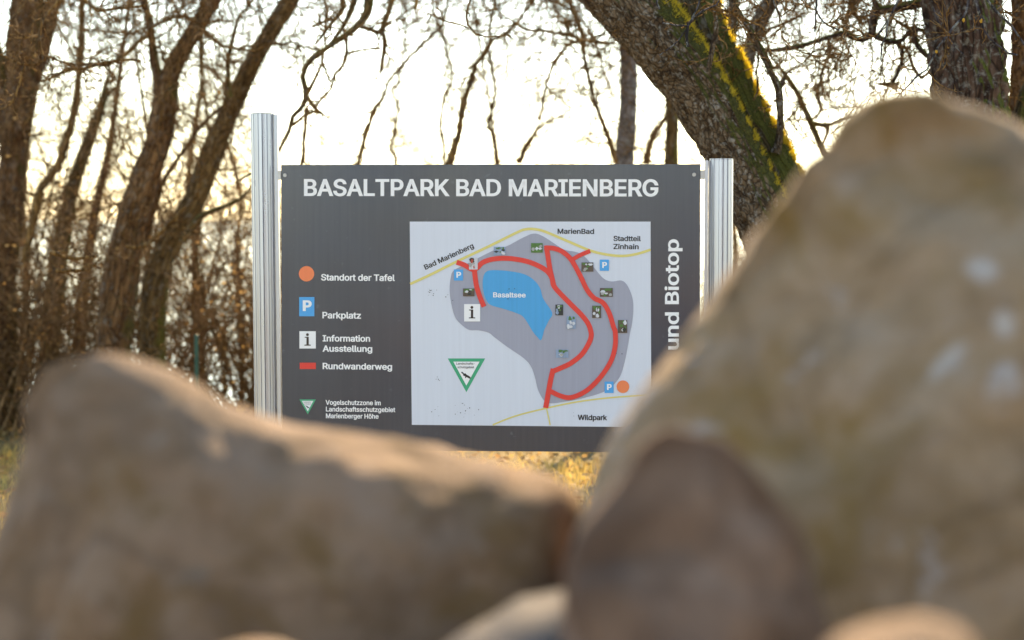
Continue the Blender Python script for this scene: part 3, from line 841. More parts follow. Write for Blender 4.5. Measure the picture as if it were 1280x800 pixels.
# small colour photographs printed on the map: a few odd patches each
def tone(name, c_):
    return printed(name, c_, 0.3)
TN = [tone('photo_green', (0.09, 0.22, 0.045)), tone('photo_stone', (0.45, 0.45, 0.43)), tone('photo_brown', (0.12, 0.085, 0.06)), tone('photo_pale', (0.72, 0.74, 0.78)), tone('photo_blue', (0.30, 0.40, 0.56)), tone('photo_dark', (0.03, 0.035, 0.03)), tone('photo_red', (0.5, 0.08, 0.05))]
def photo(a, b_, c, d, cols, seed):
    r = np.random.default_rng(seed)
    base = rect(a, b_, c, d, 'picture', TN[cols[0]], 6, sheet)
    w, h = c - a, d - b_
    me = base.data
    for t_ in TN: me.materials.append(t_)
    bm = bmesh.new(); bm.from_mesh(me)
    for k in range(9):
        cx, cy = a + w * r.uniform(.15, .85), b_ + h * r.uniform(.15, .85)
        if k < 3: cy = b_ + h * 0.15
        rx, ry = w * r.uniform(.08, .24), h * r.uniform(.08, .22)
        n_ = r.integers(4, 7)
        vs = []
        for j in range(n_):
            aa = -2 * math.pi * j / n_ + r.uniform(-.3, .3)
            px_, py_ = np.clip(cx + rx * math.cos(aa), a + .1, c - .1), np.clip(cy - ry * math.sin(aa), b_ + .1, d - .1)
            x, z = plane(px_, py_)
            vs.append(bm.verts.new((x, -0.0064 - 0.0003 * k, z)))
        f = bm.faces.new(vs); f.normal_update()
        if f.normal.y > 0: f.normal_flip()
        f.material_index = 1 + cols[(k % (len(cols) - 1)) + 1] if k >= 3 else 1 + cols[1]
    bm.to_mesh(me); bm.free()
for i, (rc, cols) in enumerate([((617.3, 308.5, 632, 318.8), (4, 0, 5, 3)), ((586.4, 321.9, 597.2, 336.8), (3, 5, 6, 1)), ((664, 303.8, 678.4, 315.7), (0, 0, 3, 1)), ((726.9, 328, 741.8, 339.4), (2, 0, 1, 3)),
                                ((750, 360, 766, 370.8), (2, 0, 3, 1)), ((740.3, 382, 751.4, 397.4), (2, 0, 3, 3)), ((772.5, 400, 784, 416), (2, 0, 3, 5)), ((694.4, 380.6, 704, 394), (5, 0, 3, 4)),
                                ((708.3, 395, 719.6, 411), (4, 0, 3, 3)), ((579, 360.5, 593.3, 370.3), (2, 0, 3, 5)), ((695, 436.9, 710.6, 447.2), (4, 0, 3, 1))]):
    photo(*rc, cols, i)
# dirt specks
mb = MB(); r = np.random.default_rng(4)
clusters = [(541, 366, 9, 6, 9), (548, 474, 7, 3, 5), (580, 509, 6, 9, 9), (540, 513, 8, 5, 4), (718, 520, 6, 4, 2), (640, 360, 9, 8, 4), (560, 372, 4, 4, 3), (775, 442, 6, 3, 2), (590, 512, 30, 10, 5)]
for cx, cy, sx, sy, n_ in clusters:
    for k in range(n_):
        x, y_ = cx + r.normal() * sx * .6, cy + r.normal() * sy * .6
        s = r.uniform(0.25, 0.75)
        pts = [plane(x + s * math.cos(a) * r.uniform(.6, 1.3), y_ + s * math.sin(a)) for a in np.linspace(0, 2 * np.pi, 6, endpoint=False)]
        mb.add([(p_[0], -0.0105, p_[1]) for p_ in pts[::1]], quads=[(0, 1, 2, 3), (0, 3, 4, 5)])
o = bpart(mb, 'dirt_specks', MAT['black'], sheet); o['kind'] = 'stuff'

def board_post(pxl, pxr, pytop, name_side, lean):
    """Extruded aluminium post: fluted round profile with a flat clamping lip."""
    if name_side < 0: pxr -= 5.5
    else: pxl += 4.5
    lx, _ = plane(pxl, 300); rx_, _ = plane(pxr, 300); _, zt = plane((pxl + pxr) / 2, pytop)
    cx, rad = (lx + rx_) / 2, (rx_ - lx) / 2
    prof = []
    nfl = 16; rq = np.random.default_rng(3)
    for i in range(nfl):
        ha = math.pi / nfl
        a0 = (i + rq.uniform(-.12, .12)) * 2 * ha
        r0 = rad - rq.uniform(0, 0.0018)
        tl = rq.uniform(-0.004, 0.004)
        for j, f in enumerate((-0.88, -0.80, -0.4, 0.0, 0.4, 0.80, 0.88)):
            g = 0.0032 if j in (0, 6) else 0.0
            aa = a0 + f * ha
            prof.append(((r0 - g + tl * f) * math.cos(aa), (r0 - g + tl * f) * math.sin(aa)))
    prof = np.array(prof); k = len(prof)
    zs = np.array([-0.3, zt * 0.5, zt]) 
    V = []
    for z in zs:
        V += [(cx + x + lean * (z - 1.2), y + 0.012, z) for x, y in prof]
    cz = len(V)
    V += [(cx + lean * (zt - 1.2), 0.012, zt)]
    q = [(j * k + i, j * k + (i + 1) % k, (j + 1) * k + (i + 1) % k, (j + 1) * k + i) for j in range(2) for i in range(k)]
    mb = MB(); mb.add(V, quads=q)
    ob = bpart(mb, 'post', MAT['alu'], smooth_shade=False, label='taller fluted round aluminium post' if name_side < 0 else 'shorter fluted round aluminium post')
    mb = MB()
    ring = [(cx + x * .99 + lean * (zt - 1.2), y * .99 + 0.012, zt + 0.0012) for x, y in prof]
    ring2 = [(cx + x * .99 + lean * (zt - 1.2), y * .99 + 0.012, zt + 0.004) for x, y in prof]
    mb.add(ring + ring2 + [(cx + lean * (zt - 1.2), 0.012, zt + 0.004)], quads=[(i, (i + 1) % k, k + (i + 1) % k, k + i) for i in range(k)], tris=[(k + i, k + (i + 1) % k, 2 * k) for i in range(k)])
    c_ = bpart(mb, 'post_cap', MAT['alu'], ob)
    return ob, cx, rad, zt
pl, cxl, rl, ztl = board_post(315.6, 350.2, 142.5, -1, -0.009)
pr, cxr, rr_, ztr = board_post(881.2, 915.5, 199.5, 1, 0.002)
for side, cx, rad, zt, par_, lean in ((-1, cxl, rl, ztl, pl, -0.009), (1, cxr, rr_, ztr, pr, 0.002)):
    # groove strip of the post facing the panel
    mb = MB(); xa = cx - side * (rad + 0.004); xb = cx - side * (rad + 0.0185)
    lo, hi = min(xa, xb), max(xa, xb)
    n0 = mb.n
    v = []
    for z in (0.0, zt - 0.003):
        s_ = lean * (z - 1.2)
        v += [(lo + s_, -0.006, z), (hi + s_, -0.006, z), (hi + s_, 0.024, z), (lo + s_, 0.024, z)]
    mb.add(v, quads=[(0, 3, 2, 1), (4, 5, 6, 7), (0, 1, 5, 4), (1, 2, 6, 5), (2, 3, 7, 6), (3, 0, 4, 7)])
    bpart(mb, 'groove_lip', MAT['alu'], par_)
    mb = MB(); s_ = 0.0
    wa, wb = sorted((cx - side * (rad - 0.012), cx - side * (rad + 0.0035)))
    mb.add([(x + lean * (z - 1.2), y, z) for z in (0.0, zt - 0.006) for x, y in ((wa, 0.006), (wb, 0.006), (wb, 0.018), (wa, 0.018))], quads=[(0, 3, 2, 1), (4, 5, 6, 7), (0, 1, 5, 4), (1, 2, 6, 5), (2, 3, 7, 6), (3, 0, 4, 7)])
    bpart(mb, 'groove_web', MAT['steel'], par_)
    for zz in (z1 - 0.045, z0 + 0.045):
        mb = MB()
        pe = x0 if side < 0 else x1
        a_, b_ = (cx + rad + 0.003, pe + 0.02) if side < 0 else (pe - 0.02, cx - rad - 0.003)
        mb.box((a_, 0.029, zz - 0.019), (b_, 0.034, zz + 0.019))
        aa, bb = (cx + rad + 0.012, pe - 0.001) if side < 0 else (pe + 0.001, cx - rad - 0.012)
        mb.box((aa, -0.005, zz - 0.019), (bb, 0.0285, zz + 0.019))
        bpart(mb, 'bracket', MAT['steel'])
        sx = plane(356.3, 215.5)[0] if side < 0 else plane(867.6, 219)[0]
        mb = MB(); n_ = 16
        ring = [(sx + 0.0088 * math.cos(a), -0.0005, zz + 0.0088 * math.sin(a)) for a in np.linspace(0, 2 * np.pi, n_, endpoint=False)]
        ring2 = [(sx + 0.0075 * math.cos(a), -0.0045, zz + 0.0075 * math.sin(a)) for a in np.linspace(0, 2 * np.pi, n_, endpoint=False)]
        ring3 = [(sx + 0.0035 * math.cos(a), -0.0045, zz + 0.0035 * math.sin(a)) for a in np.linspace(0, 2 * np.pi, n_, endpoint=False)]
        ring4 = [(sx + 0.0032 * math.cos(a), -0.0020, zz + 0.0032 * math.sin(a)) for a in np.linspace(0, 2 * np.pi, n_, endpoint=False)]
        q = [(j * n_ + i, j * n_ + (i + 1) % n_, (j + 1) * n_ + (i + 1) % n_, (j + 1) * n_ + i) for j in range(3) for i in range(n_)]
        mb.add(ring + ring2 + ring3 + ring4 + [(sx, -0.002, zz)], quads=q, tris=[(3 * n_ + i, 3 * n_ + (i + 1) % n_, 4 * n_) for i in range(n_)])
        bpart(mb, 'screw', MAT['steel'])

# ------------------------------------------------------------------ trees
def resample(p, r_, step):
    p = np.asarray(p, dtype=float); r_ = np.asarray(r_, dtype=float)
    pr = np.concatenate([p, r_[:, None]], 1)
    out = []
    k = len(pr)
    for i in range(k - 1):
        p0, p1, p2, p3 = pr[max(i - 1, 0)], pr[i], pr[i + 1], pr[min(i + 2, k - 1)]
        n_ = max(1, int(np.linalg.norm(p2[:3] - p1[:3]) / step))
        for t in np.linspace(0, 1, n_, endpoint=False):
            out.append(0.5 * ((2 * p1) + (-p0 + p2) * t + (2 * p0 - 5 * p1 + 4 * p2 - p3) * t * t + (-p0 + 3 * p1 - 3 * p2 + p3) * t ** 3))
    out.append(pr[-1])
    out = np.array(out)
    return out[:, :3], np.clip(out[:, 3], 0.0004, None)

def frames(p):
    """Rotation-minimised frames along paths p (..., K, 3)."""
    t = np.gradient(p, axis=-2)
    t /= np.linalg.norm(t, axis=-1, keepdims=True) + 1e-12
    ref = np.zeros_like(t); ref[..., 1] = 1.0
    par_ = np.abs(t[..., 1]) > 0.92
    anyp = par_.any(axis=-1)
    if np.ndim(anyp) == 0:
        if anyp: ref[...] = (1.0, 0.05, 0.0)
    else:
        ref[anyp] = (0.3, 0.0, 1.0)
    u = np.cross(ref, t); u /= np.linalg.norm(u, axis=-1, keepdims=True) + 1e-12
    w = np.cross(t, u)
    return t, u, w

def thick_tube(p, r_, step, sides, seed, furrow=0.08, lump=0.12, flare=0.0):
    """A trunk or limb: ring mesh with lumps and furrows. Returns verts, quads, straightened coords, normals."""
    p, r_ = resample(p, r_, step)
    r = np.random.default_rng(seed)
    s = np.concatenate([[0], np.cumsum(np.linalg.norm(np.diff(p, axis=0), axis=1))])
    t, u, w = frames(p)
    a = np.linspace(0, 2 * np.pi, sides, endpoint=False)
    ca, sa = np.cos(a), np.sin(a)
    K = len(p)
    ww = np.stack([np.cos(a)[None] * np.ones((K, 1)), np.sin(a)[None] * np.ones((K, 1)), s[:, None] * np.ones((1, sides))], -1)
    rad = r_[:, None] * np.ones((1, sides))
    g = ww * np.array([1, 1, 0]) * r_[:, None, None] + ww * np.array([0, 0, 1])
    lum = fbm(g * np.array([5, 5, 1.6]) + seed, 3, seed)
    fur = fbm(g * np.array([34, 34, 6.0]) + seed, 4, seed + 5)
    fine = fbm(g * np.array([90, 90, 30.0]) + seed, 2, seed + 8)
    rad = rad * (1 + lump * lum) + np.minimum(r_[:, None], 0.12) * (furrow * (np.abs(fur) * 2 - 0.7) + furrow * 0.35 * fine)
    V = p[:, None, :] + rad[..., None] * (ca[None, :, None] * u[:, None, :] + sa[None, :, None] * w[:, None, :])
    i = np.arange(K * sides).reshape(K, sides)
    q = np.stack([i[:-1], np.roll(i[:-1], -1, 1), np.roll(i[1:], -1, 1), i[1:]], -1).reshape(-1, 4)
    return V.reshape(-1, 3), q, g.reshape(-1, 3), (p, r_)

def tubes(paths, rads, sides=4):
    """Many thin tubes at once. paths (M, K, 3), rads (M, K)."""
    Mn, K, _ = paths.shape
    t, u, w = frames(paths)
    a = np.linspace(0, 2 * np.pi, sides, endpoint=False)
    V = paths[:, :, None, :] + rads[:, :, None, None] * (np.cos(a)[None, None, :, None] * u[:, :, None, :] + np.sin(a)[None, None, :, None] * w[:, :, None, :])
    i = np.arange(Mn * K * sides).reshape(Mn, K, sides)
    q = np.stack([i[:, :-1], np.roll(i[:, :-1], -1, 2), np.roll(i[:, 1:], -1, 2), i[:, 1:]], -1).reshape(-1, 4)
    return V.reshape(-1, 3), q

def grow(st, dr, ln, rd, K, wob, up, r, tip=0.25):
    """Crooked paths from many start points at once."""
    n_ = len(st)
    p = np.zeros((n_, K, 3)); p[:, 0] = st
    d = dr / (np.linalg.norm(dr, axis=1, keepdims=True) + 1e-9)
    step = (ln / (K - 1))[:, None]
    for k in range(1, K):
        d = d + r.normal(size=(n_, 3)) * wob
        d[:, 2] += up
        d /= np.linalg.norm(d, axis=1, keepdims=True)
        p[:, k] = p[:, k - 1] + d * step
    f = np.linspace(1, tip, K)
    return p, rd[:, None] * f[None]

def sprout(paths, rads, n_each, r, spread=0.9, lo=0.15, hi=1.0):
    """Start points and directions of side twigs."""
    Mn, K, _ = paths.shape
    m_ = np.repeat(np.arange(Mn), n_each)
    f = r.uniform(lo, hi, len(m_)) * (K - 1)
    i = np.clip(f.astype(int), 0, K - 2); fr = (f - i)[:, None]
    st = paths[m_, i] * (1 - fr) + paths[m_, i + 1] * fr
    d = paths[m_, i + 1] - paths[m_, i]
    d /= np.linalg.norm(d, axis=1, keepdims=True) + 1e-9
    side = r.normal(size=d.shape); side -= d * np.sum(side * d, 1, keepdims=True)
    side /= np.linalg.norm(side, axis=1, keepdims=True) + 1e-9
    rd = rads[m_, i]
    return st, d + side * spread, rd

def twig_mass(mb, starts, dirs, lens, rads, r, levels=((6, 5), (5, 4)), wob=0.22, up=0.03, shrink=0.5, sides=(5, 4, 3), minr=0.0036, K=8):
    p, rr = grow(starts, dirs, lens, rads, K, wob, up, r)
    V, q = tubes(p, rr, sides[0]); mb.add(V, q, attr=V)
    ln = lens
    allp = [p]
    for lv, (n_each, Kk) in enumerate(levels):
        st, d, rd = sprout(p, rr, n_each, r)
        ln = np.repeat(ln, n_each) * shrink * r.uniform(0.4, 1.2, len(st))
        rd = np.maximum(rd * 0.6, minr)
        p, rr = grow(st, d, ln, rd, Kk, wob * 1.1, up, r)
        V, q = tubes(p, rr, sides[min(lv + 1, len(sides) - 1)]); mb.add(V, q, attr=V)
        allp.append(p)
    return allp

def pathpx(pts, d):
    return np.array([P(x, y, (q[0] if q else d)) for x, y, *q in pts])

def to_ground(px, d):
    """Pixel of the ground point below (px) at distance d."""
    z = float(height((px - 640) / FPX * d, d)) - 0.08
    return 274 + (CAM_Z - z) / d * FPX

class Tree:
    def __init__(s, name, base, label, cat='tree', group=None, mat=MAT['bark_brown'], twig=MAT['twig'], seed=0):
        s.root = empty(name, (base[0], base[1], float(height(base[0], base[1]))), label, cat, group)
        s.mat, s.twig, s.rng, s.tw, s.seed = mat, twig, np.random.default_rng(seed), MB(), seed
        s.paths = []
    def wood(s, name, pts, widths, d, sides=20, step=0.05, mat=None, furrow=0.08, lump=0.12, label=None):
        p = pathpx(pts, d)
        dd = np.array([(q[0] if q else d) for x, y, *q in pts])
        r_ = np.array(widths, dtype=float) / 2 * dd / FPX
        s.seed += 1
        V, q, g, pr = thick_tube(p, r_, step, sides, s.seed, furrow, lump)
        mb = MB(); mb.add(V, q, attr=g)
        o = mb.build(name, mat or s.mat, s.root, label=label)
        s.paths.append(pr)
        return pr, V
    def twigs_from(s, pr, n, length, rad, lo=0.0, hi=1.0, levels=((6, 5), (4, 4)), bias=(0, 0, 0.2), wob=0.22, up=0.02, side_only=True, shrink=0.5):
        p, r_ = pr
        r = s.rng
        i = (r.uniform(lo, hi, n) * (len(p) - 1)).astype(int)
        st = p[i]
        d = r.normal(size=(n, 3)); d[:, 1] *= 0.6; d += np.array(bias)
        ln = length * r.uniform(0.5, 1.3, n); rd = np.minimum(rad * r.uniform(0.6, 1.2, n), r_[i] * 0.8)
        return twig_mass(s.tw, st, d, ln, np.maximum(rd, 0.003), r, levels, wob, up, shrink, minr=max(0.0034, 0.0002 * float(p[:, 1].mean())) if rad < 0.015 else 0.0085)
    def line(s, pts, widths, d, levels=((5, 5), (3, 4)), side_len=0.35, name=None, sides=7, wob=0.01, mat=None, sub=True):
        """A thin branch traced through points, with its own small twigs."""
        p = pathpx(pts, d)
        dd = np.array([(q[0] if q else d) for x, y, *q in pts])
        r_ = np.interp(np.linspace(0, 1, len(p)), np.linspace(0, 1, len(widths)), widths) / 2 * dd / FPX * (1.25 if dd.mean() > 12 else 1.0)
        p, r_ = resample(p, r_, 0.03)
        p = p + fbm(p * 14, 3, s.seed + len(s.paths))[:, None] * wob * s.rng.normal(size=3)[None]
        r_ = r_ * (1 + 0.25 * fbm(p * 40, 2, 3))
        V, q = tubes(p[None], r_[None], sides)
        if name:
            mb = MB(); mb.add(V, q, attr=V); mb.build(name, mat or s.twig, s.root)
        else: s.tw.add(V, q, attr=V)
        if sub:
            k = levels[0][0]
            if k > 0:
                st, dr, rd = sprout(p[None], r_[None], k, s.rng, 0.9, 0.05)
                twig_mass(s.tw, st, dr, side_len * s.rng.uniform(0.4, 1.2, len(st)), np.clip(rd * 0.55, 0.003, 0.0065), s.rng, levels[1:], 0.25, 0.0)
        s.paths.append((p, r_))
        return p, r_
    def fuzz(s, n, length, rad=0.004, most=0.05, levels=((5, 5), (3, 4)), bias=(0, 0, 0)):
        for p, r_ in list(s.paths):
            if r_.mean() > most: continue
            k = max(2, int(n * min(1.5, len(p) / 30.0)))
            s.twigs_from((p, r_), k, length, rad, 0.1, 1.0, levels=levels, bias=bias)
    def done(s):
        if s.tw.n:
            s.tw.build('twigs', s.twig, s.root, kind='stuff')

def C1(L): return [(x / 2.856, y / 2.856) for x, y in L]
def C7(L): return [(x / 5.7125, y / 5.7125) for x, y in L]
def C2(L): return [(300 + x / 3.635, y / 3.635) for x, y in L]
def C3(L): return [(620 + x / 2.667, y / 2.667) for x, y in L]
def C4(L): return [(940 + x / 3.635, y / 3.635) for x, y in L]
def C5(L): return [(x / 2.667, 260 + y / 2.667) for x, y in L]
def C6(L): return [(860 + x / 3.335, y / 3.335) for x, y in L]

def gp(px, d): return (px, to_ground(px, d))
def base_at(px, d): return ((px - 640) / FPX * d, d)

# --- far left big tree
d = 20.0
T = Tree('tree', base_at(0, d), 'thick reddish brown forked tree at the far left edge', mat=MAT['bark_brown'], seed=100)
tr, _ = T.wood('trunk', [gp(0, d), (2, 450), (4, 360), (10, 280), (18, 200), (24, 140), (30, 80), (34, 0), (36, -120), (30, -300), (10, -520)], [62, 42, 36, 34, 34, 38, 42, 44, 36, 26, 8], d)
l1, _ = T.wood('limb', [(24, 150), (46, 80), (62, 20), (84, -50), (120, -180), (160, -380)], [20, 24, 22, 18, 14, 5], d, 12)
l2, _ = T.wood('limb', [(14, 190), (2, 110), (-18, 20), (-50, -120), (-90, -300)], [26, 22, 20, 16, 5], d, 12)
T.twigs_from(tr, 46, 1.0, 0.010, 0.3, 0.8, bias=(0.3, -0.4, 0.0))
T.twigs_from(l1, 34, 0.9, 0.009, 0.3, 1, bias=(0.6, -.2, -0.5))
T.twigs_from(l2, 14, 0.8, 0.009, 0, 1, bias=(0.6, -.2, -0.2))
for L_, w_, n_ in ((C7([(430, -60), (420, 0), (380, 50), (340, 100), (303, 160), (290, 210), (283, 270), (290, 340), (312, 410)]), [3, 3.5, 3, 2.5], 8),
                   (C7([(290, 240), (230, 262), (180, 290), (110, 345), (70, 420)]), [2, 1.6], 6),
                   (C7([(-60, 350), (0, 385), (80, 425), (150, 462), (210, 466), (270, 455), (330, 415)]), [2, 2, 1.6], 8),
                   (C7([(305, 400), (350, 405), (400, 430), (480, 452), (560, 490), (620, 490)]), [2.5, 2.2], 10),
                   (C7([(180, 470), (150, 560), (125, 640), (80, 740), (0, 780)]), [2, 2], 8),
                   (C7([(600, -20), (640, 30), (700, 70), (800, 62), (914, 55), (1050, 50)]), [2.5, 3, 2.2], 12),
                   (C7([(300, 582), (350, 565), (400, 540), (450, 520), (500, 500), (600, 492), (700, 460), (800, 435), (914, 432), (1000, 430)]), [2, 3, 3.2, 2.4], 14)):
    T.line(L_, w_, 13.2, ((n_, 5), (3, 5), (2, 4)), .16)
T.done()
# --- second tree, thin, leaning
d = 20
T = Tree('tree', base_at(58, d), 'slender tree with a bare broken top, second from the left', mat=MAT['bark_olive'], seed=130)
tr, _ = T.wood('trunk', [gp(56, d), (60, 470), (64, 400), (72, 330), (84, 262), (97, 215), (112, 172), (126, 135), (131, 112), (137, 84)], [34, 27, 25, 24, 20, 17, 15, 12, 7, 2], d, 14)
l1, _ = T.wood('limb', [(128, 128), (142, 112), (150, 102), (168, 80)], [5, 4, 3, 2], d, 7)
T.line([(84, 170), (93, 140), (98, 100), (101, 60), (102, 7), (104, -60), (110, -200)], [8, 7, 6, 5], d - 1.5, ((14, 5), (5, 5), (3, 4)), 0.5, name='limb')
T.line([(50, 240), (72, 205), (84, 170)], [9, 8], d - 1.5, ((3, 5), (3, 4)), 0.5)
T.line([(30, 330), (50, 240)], [9, 9], d - 1.5, ((2, 5), (3, 4)), 0.5)
T.twigs_from(tr, 44, 0.9, 0.008, 0.15, 0.95)
T.done()
# --- central left tree with fork
d = 18
T = Tree('tree', base_at(142, d), 'thick forked brown tree, third from the left', mat=MAT['bark_brown'], seed=160)
tr, _ = T.wood('trunk', [gp(146, d), (142, 470), (145, 400), (152, 340), (164, 280), (181, 225), (197, 178), (206, 130), (212, 95), (228, 62), (250, 28), (270, -10), (310, -90), (350, -260)], [58, 44, 42, 40, 36, 32, 30, 31, 25, 23, 22, 21, 16, 6], d)
l1, _ = T.wood('limb', [(204, 128), (198, 100), (192, 72), (189, 40), (183, 12), (172, -30), (150, -160)], [22, 16, 12, 10, 11, 10, 4], d, 12)
l2, _ = T.wood('limb', [(176, 300), (196, 250), (205, 225), (232, 185), (252, 157), (280, 131), (289, 126)], [14, 8, 7, 5, 5, 4, 3], d + .5, 8)
l3, _ = T.wood('limb', [(222, 84), (216, 98), (204, 72), (196, 40)], [3, 3, 4, 2], d, 6)
T.twigs_from(tr, 44, 1.0, 0.009, 0.15, 0.85, bias=(-0.1, -0.3, 0.0))
T.twigs_from(l1, 34, 0.8, 0.008, 0.2, 1, bias=(-.3, -.2, -.3))
ov, _ = T.wood('limb', [(305, -90, 18), (260, -75, 16.5), (190, -60, 15.5), (120, -70, 15), (50, -60, 14.5), (-30, -80, 14.5)], [12, 12, 10, 9, 8, 5], 16, 10, .05)
T.twigs_from(ov, 40, 1.0, 0.008, 0.0, 1, levels=((7, 5), (4, 4)), bias=(0, 0, -1.5), up=-0.02)
T.line(C1([(545, 90), (480, 160), (420, 210), (370, 240), (300, 240), (230, 255), (150, 290)]), [5, 4, 3, 2], d - 1.5, ((16, 5), (4, 5), (3, 4)), 0.4)
T.line(C1([(545, 95), (620, 60), (690, 70), (740, 120), (790, 160), (860, 175), (914, 180)]), [3, 4, 3, 2], d - 2, ((14, 5), (4, 5), (3, 4)), 0.35)
T.line(C1([(500, 0), (420, 30), (340, 30), (300, 0)]), [3, 3], d - 2, ((8, 5), (4, 5), (3, 4)), 0.35)
T.done()
# --- leaning tree at the left of the board
d = 18.5
T = Tree('tree', base_at(196, d), 'olive brown tree leaning right toward the taller board post', mat=MAT['bark_olive'], seed=190)
tr, _ = T.wood('trunk', [gp(196, d), (192, 480), (190, 420), (192, 370), (200, 330), (220, 290), (240, 258), (258, 212), (274, 170), (291, 130), (305, 100), (325, 62), (345, 30), (368, -10), (400, -80), (440, -220)], [48, 36, 34, 32, 31, 31, 30, 29, 27, 26, 25, 23, 22, 21, 16, 6], d)
l1, _ = T.wood('limb', [(286, 122), (285, 100), (286, 70), (292, 45), (299, 20), (312, 6), (330, -30)], [8, 6, 6, 6, 5, 4, 3], d - .5, 9)
l2, _ = T.wood('limb', [(300, 18), (309, 10), (311, -20)], [4, 4, 3], d - .5, 6)
l3, _ = T.wood('limb', [(228, 300), (250, 272), (270, 262), (298, 250), (316, 232)], [10, 8, 6, 4, 3], d - 1, 7)
T.twigs_from(tr, 44, 0.7, 0.007, 0.12, 0.8, bias=(-0.15, -0.1, 0.0))
T.line(C5([(420, 130), (480, 120), (560, 60), (600, 10), (660, -40)]), [4, 4, 3], d - 2, ((8, 5), (4, 5), (3, 4)), 0.35)
T.line(C2([(0, 217), (60, 215), (130, 205), (200, 208), (290, 205), (330, 215), (385, 235)]), [2, 2.5, 3], d - 2, ((14, 5), (4, 5), (3, 4)), 0.3)
T.line(C5([(165, 150), (210, 165), (262, 168), (320, 160)]), [4, 3], d - 5, ((3, 5), (3, 4)), 0.2)
T.line(C5([(185, 210), (230, 212), (290, 205)]), [4, 3], d - 5, ((3, 5), (3, 4)), 0.2)
T.done()
# --- more thin trunks between the left trees
for k, (pts, w, d, lab, mat) in enumerate([
    ([gp(182, 21), (180, 400), (184, 320), (190, 250), (186, 180), (170, 60), (160, -100)], [9, 8, 7, 6, 5, 3], 21, 'thin young tree with yellow green stem between the two thick left trees', MAT['bark_olive']),
    ([gp(246, 21.5), (244, 440), (243, 340), (250, 270), (262, 180), (250, 60), (262, -80)], [12, 11, 9, 7, 6, 3], 21.5, 'thin pale sapling just left of the green fence stake', MAT['bark_olive']),
    ([gp(118, 22), (100, 430), (108, 340), (120, 260), (136, 190), (150, 90), (170, -60)], [22, 20, 17, 14, 10, 5], 22, 'thin blurred tree behind the second and third left trees', MAT['bark_brown']),
    ([gp(300, 23), (302, 430), (296, 330), (300, 240), (280, 150), (290, 40)], [9, 8, 7, 6, 3], 23, 'thin blurred sapling directly left of the taller post', MAT['bark_olive'])]):
    T = Tree('sapling', base_at(pts[0][0], d), lab, 'young tree', mat=mat, twig=MAT['twig_pale'], seed=220 + k * 7)
    ws = np.interp(np.linspace(0, 1, len(pts)), np.linspace(0, 1, len(w)), w) * 0.75
    tr, _ = T.wood('trunk', pts, ws, d, 10, 0.08)
    T.twigs_from(tr, 30, 0.8, 0.007, 0.1, 0.95, levels=((7, 5), (4, 4)))
    T.done()

# --- branches hanging over the board, from a tree whose crown is above the picture
d = 14.0
T = Tree('tree', base_at(640, 25), 'bare tree hidden behind the board, its thin branches hanging above it', mat=MAT['bark_olive'], twig=MAT['twig'], seed=300)
tr, _ = T.wood('trunk', [(640, to_ground(640, 24), 24), (636, 400, 24), (628, 240, 23.5), (600, 60, 22), (560, -160, 20), (500, -420, 17)], [16, 14, 4, 3.5, 3, 3], 24, 10)
l0, _ = T.wood('limb', [(500, -420, 17), (490, -300, 15.5), (480, -180, 14.5), (470, -90, 14)], [8, 10, 12, 13], 14, 9)
T.wood('limb', [(470, -90), *C2([(585, 0), (570, 70), (530, 120), (480, 160), (420, 200), (375, 232)])], [14, 12, 11, 9, 8, 7, 6.5], d, 10, 0.03, furrow=.05)
T.wood('limb', [(470, -90), *C2([(520, 0), (480, 100), (440, 160), (405, 210)])], [10, 8, 6, 5, 4.5], d, 8, 0.03)
T.wood('limb', C2([(375, 232), (330, 265), (295, 310), (285, 350), (300, 410), (300, 450), (275, 495), (240, 530), (225, 590), (200, 640), (170, 690), (100, 760), (30, 800), (-20, 830)]), [6.5, 6, 6, 5.5, 7, 6.5, 5, 5, 4.5, 4, 3.5, 3, 3, 2], d + .6, 8, 0.03)
T.line(C2([(300, 430), (318, 460), (340, 490), (375, 520)]), [4, 4, 3], d + .6, ((4, 5), (3, 4)), .12)
T.line(C2([(235, 570), (262, 555), (300, 520), (330, 505), (372, 512)]), [3, 3], d + .6, ((3, 5), (3, 4)), .12)
T.line(C2([(300, 480), (298, 560), (290, 660), (278, 760)]), [4, 3.5, 3.5], d + .8, ((4, 5), (3, 4)), .12)
T.line(C2([(375, 240), (370, 290), (350, 340), (330, 380), (305, 430)]), [3, 3.5], d + .4, ((4, 5), (3, 4)), .12)
T.line(C2([(375, 280), (392, 325), (412, 375)]), [2.5, 2], d, ((3, 5), (3, 4)), .1)
T.line(C2([(480, 160), (485, 240), (465, 300), (430, 340), (415, 400), (370, 450), (345, 490)]), [4, 3, 2], d + 1.2, ((10, 5), (4, 4)), .16)
T.line(C2([(485, 245), (545, 228), (640, 222)]), [3, 2], d + 1.5, ((6, 5), (3, 4)), .12)
T.line(C2([(545, 122), (590, 132), (635, 148), (660, 120), (690, 102)]), [3, 5, 3], d + 1, ((6, 5), (3, 4)), .12)
T.line([(500, -60), *C2([(690, 0), (665, 80), (648, 130), (658, 200), (648, 270), (642, 325)])], [6, 5, 4.5, 4], d + 1, ((10, 5), (4, 4)), .16)
T.line(C2([(330, 130), (380, 95), (400, 85), (440, 80)]), [3, 2], d + 1, ((8, 5), (4, 4)), .16)
T.line([(410, -60), *C2([(470, 0), (455, 60), (400, 120), (370, 170), (345, 200)])], [4, 3, 2], d - .8, ((14, 5), (4, 4)), .18)
T.line([(398, -60), *C2([(380, -20), (395, 60), (385, 130), (390, 220)])], [3, 2], d + .8, ((8, 5), (4, 4)), .14)
T.line([(520, -60), *C2([(805, -20), (808, 30), (800, 55)])], [4, 4, 3], d - 2, ((1, 5),), .1)
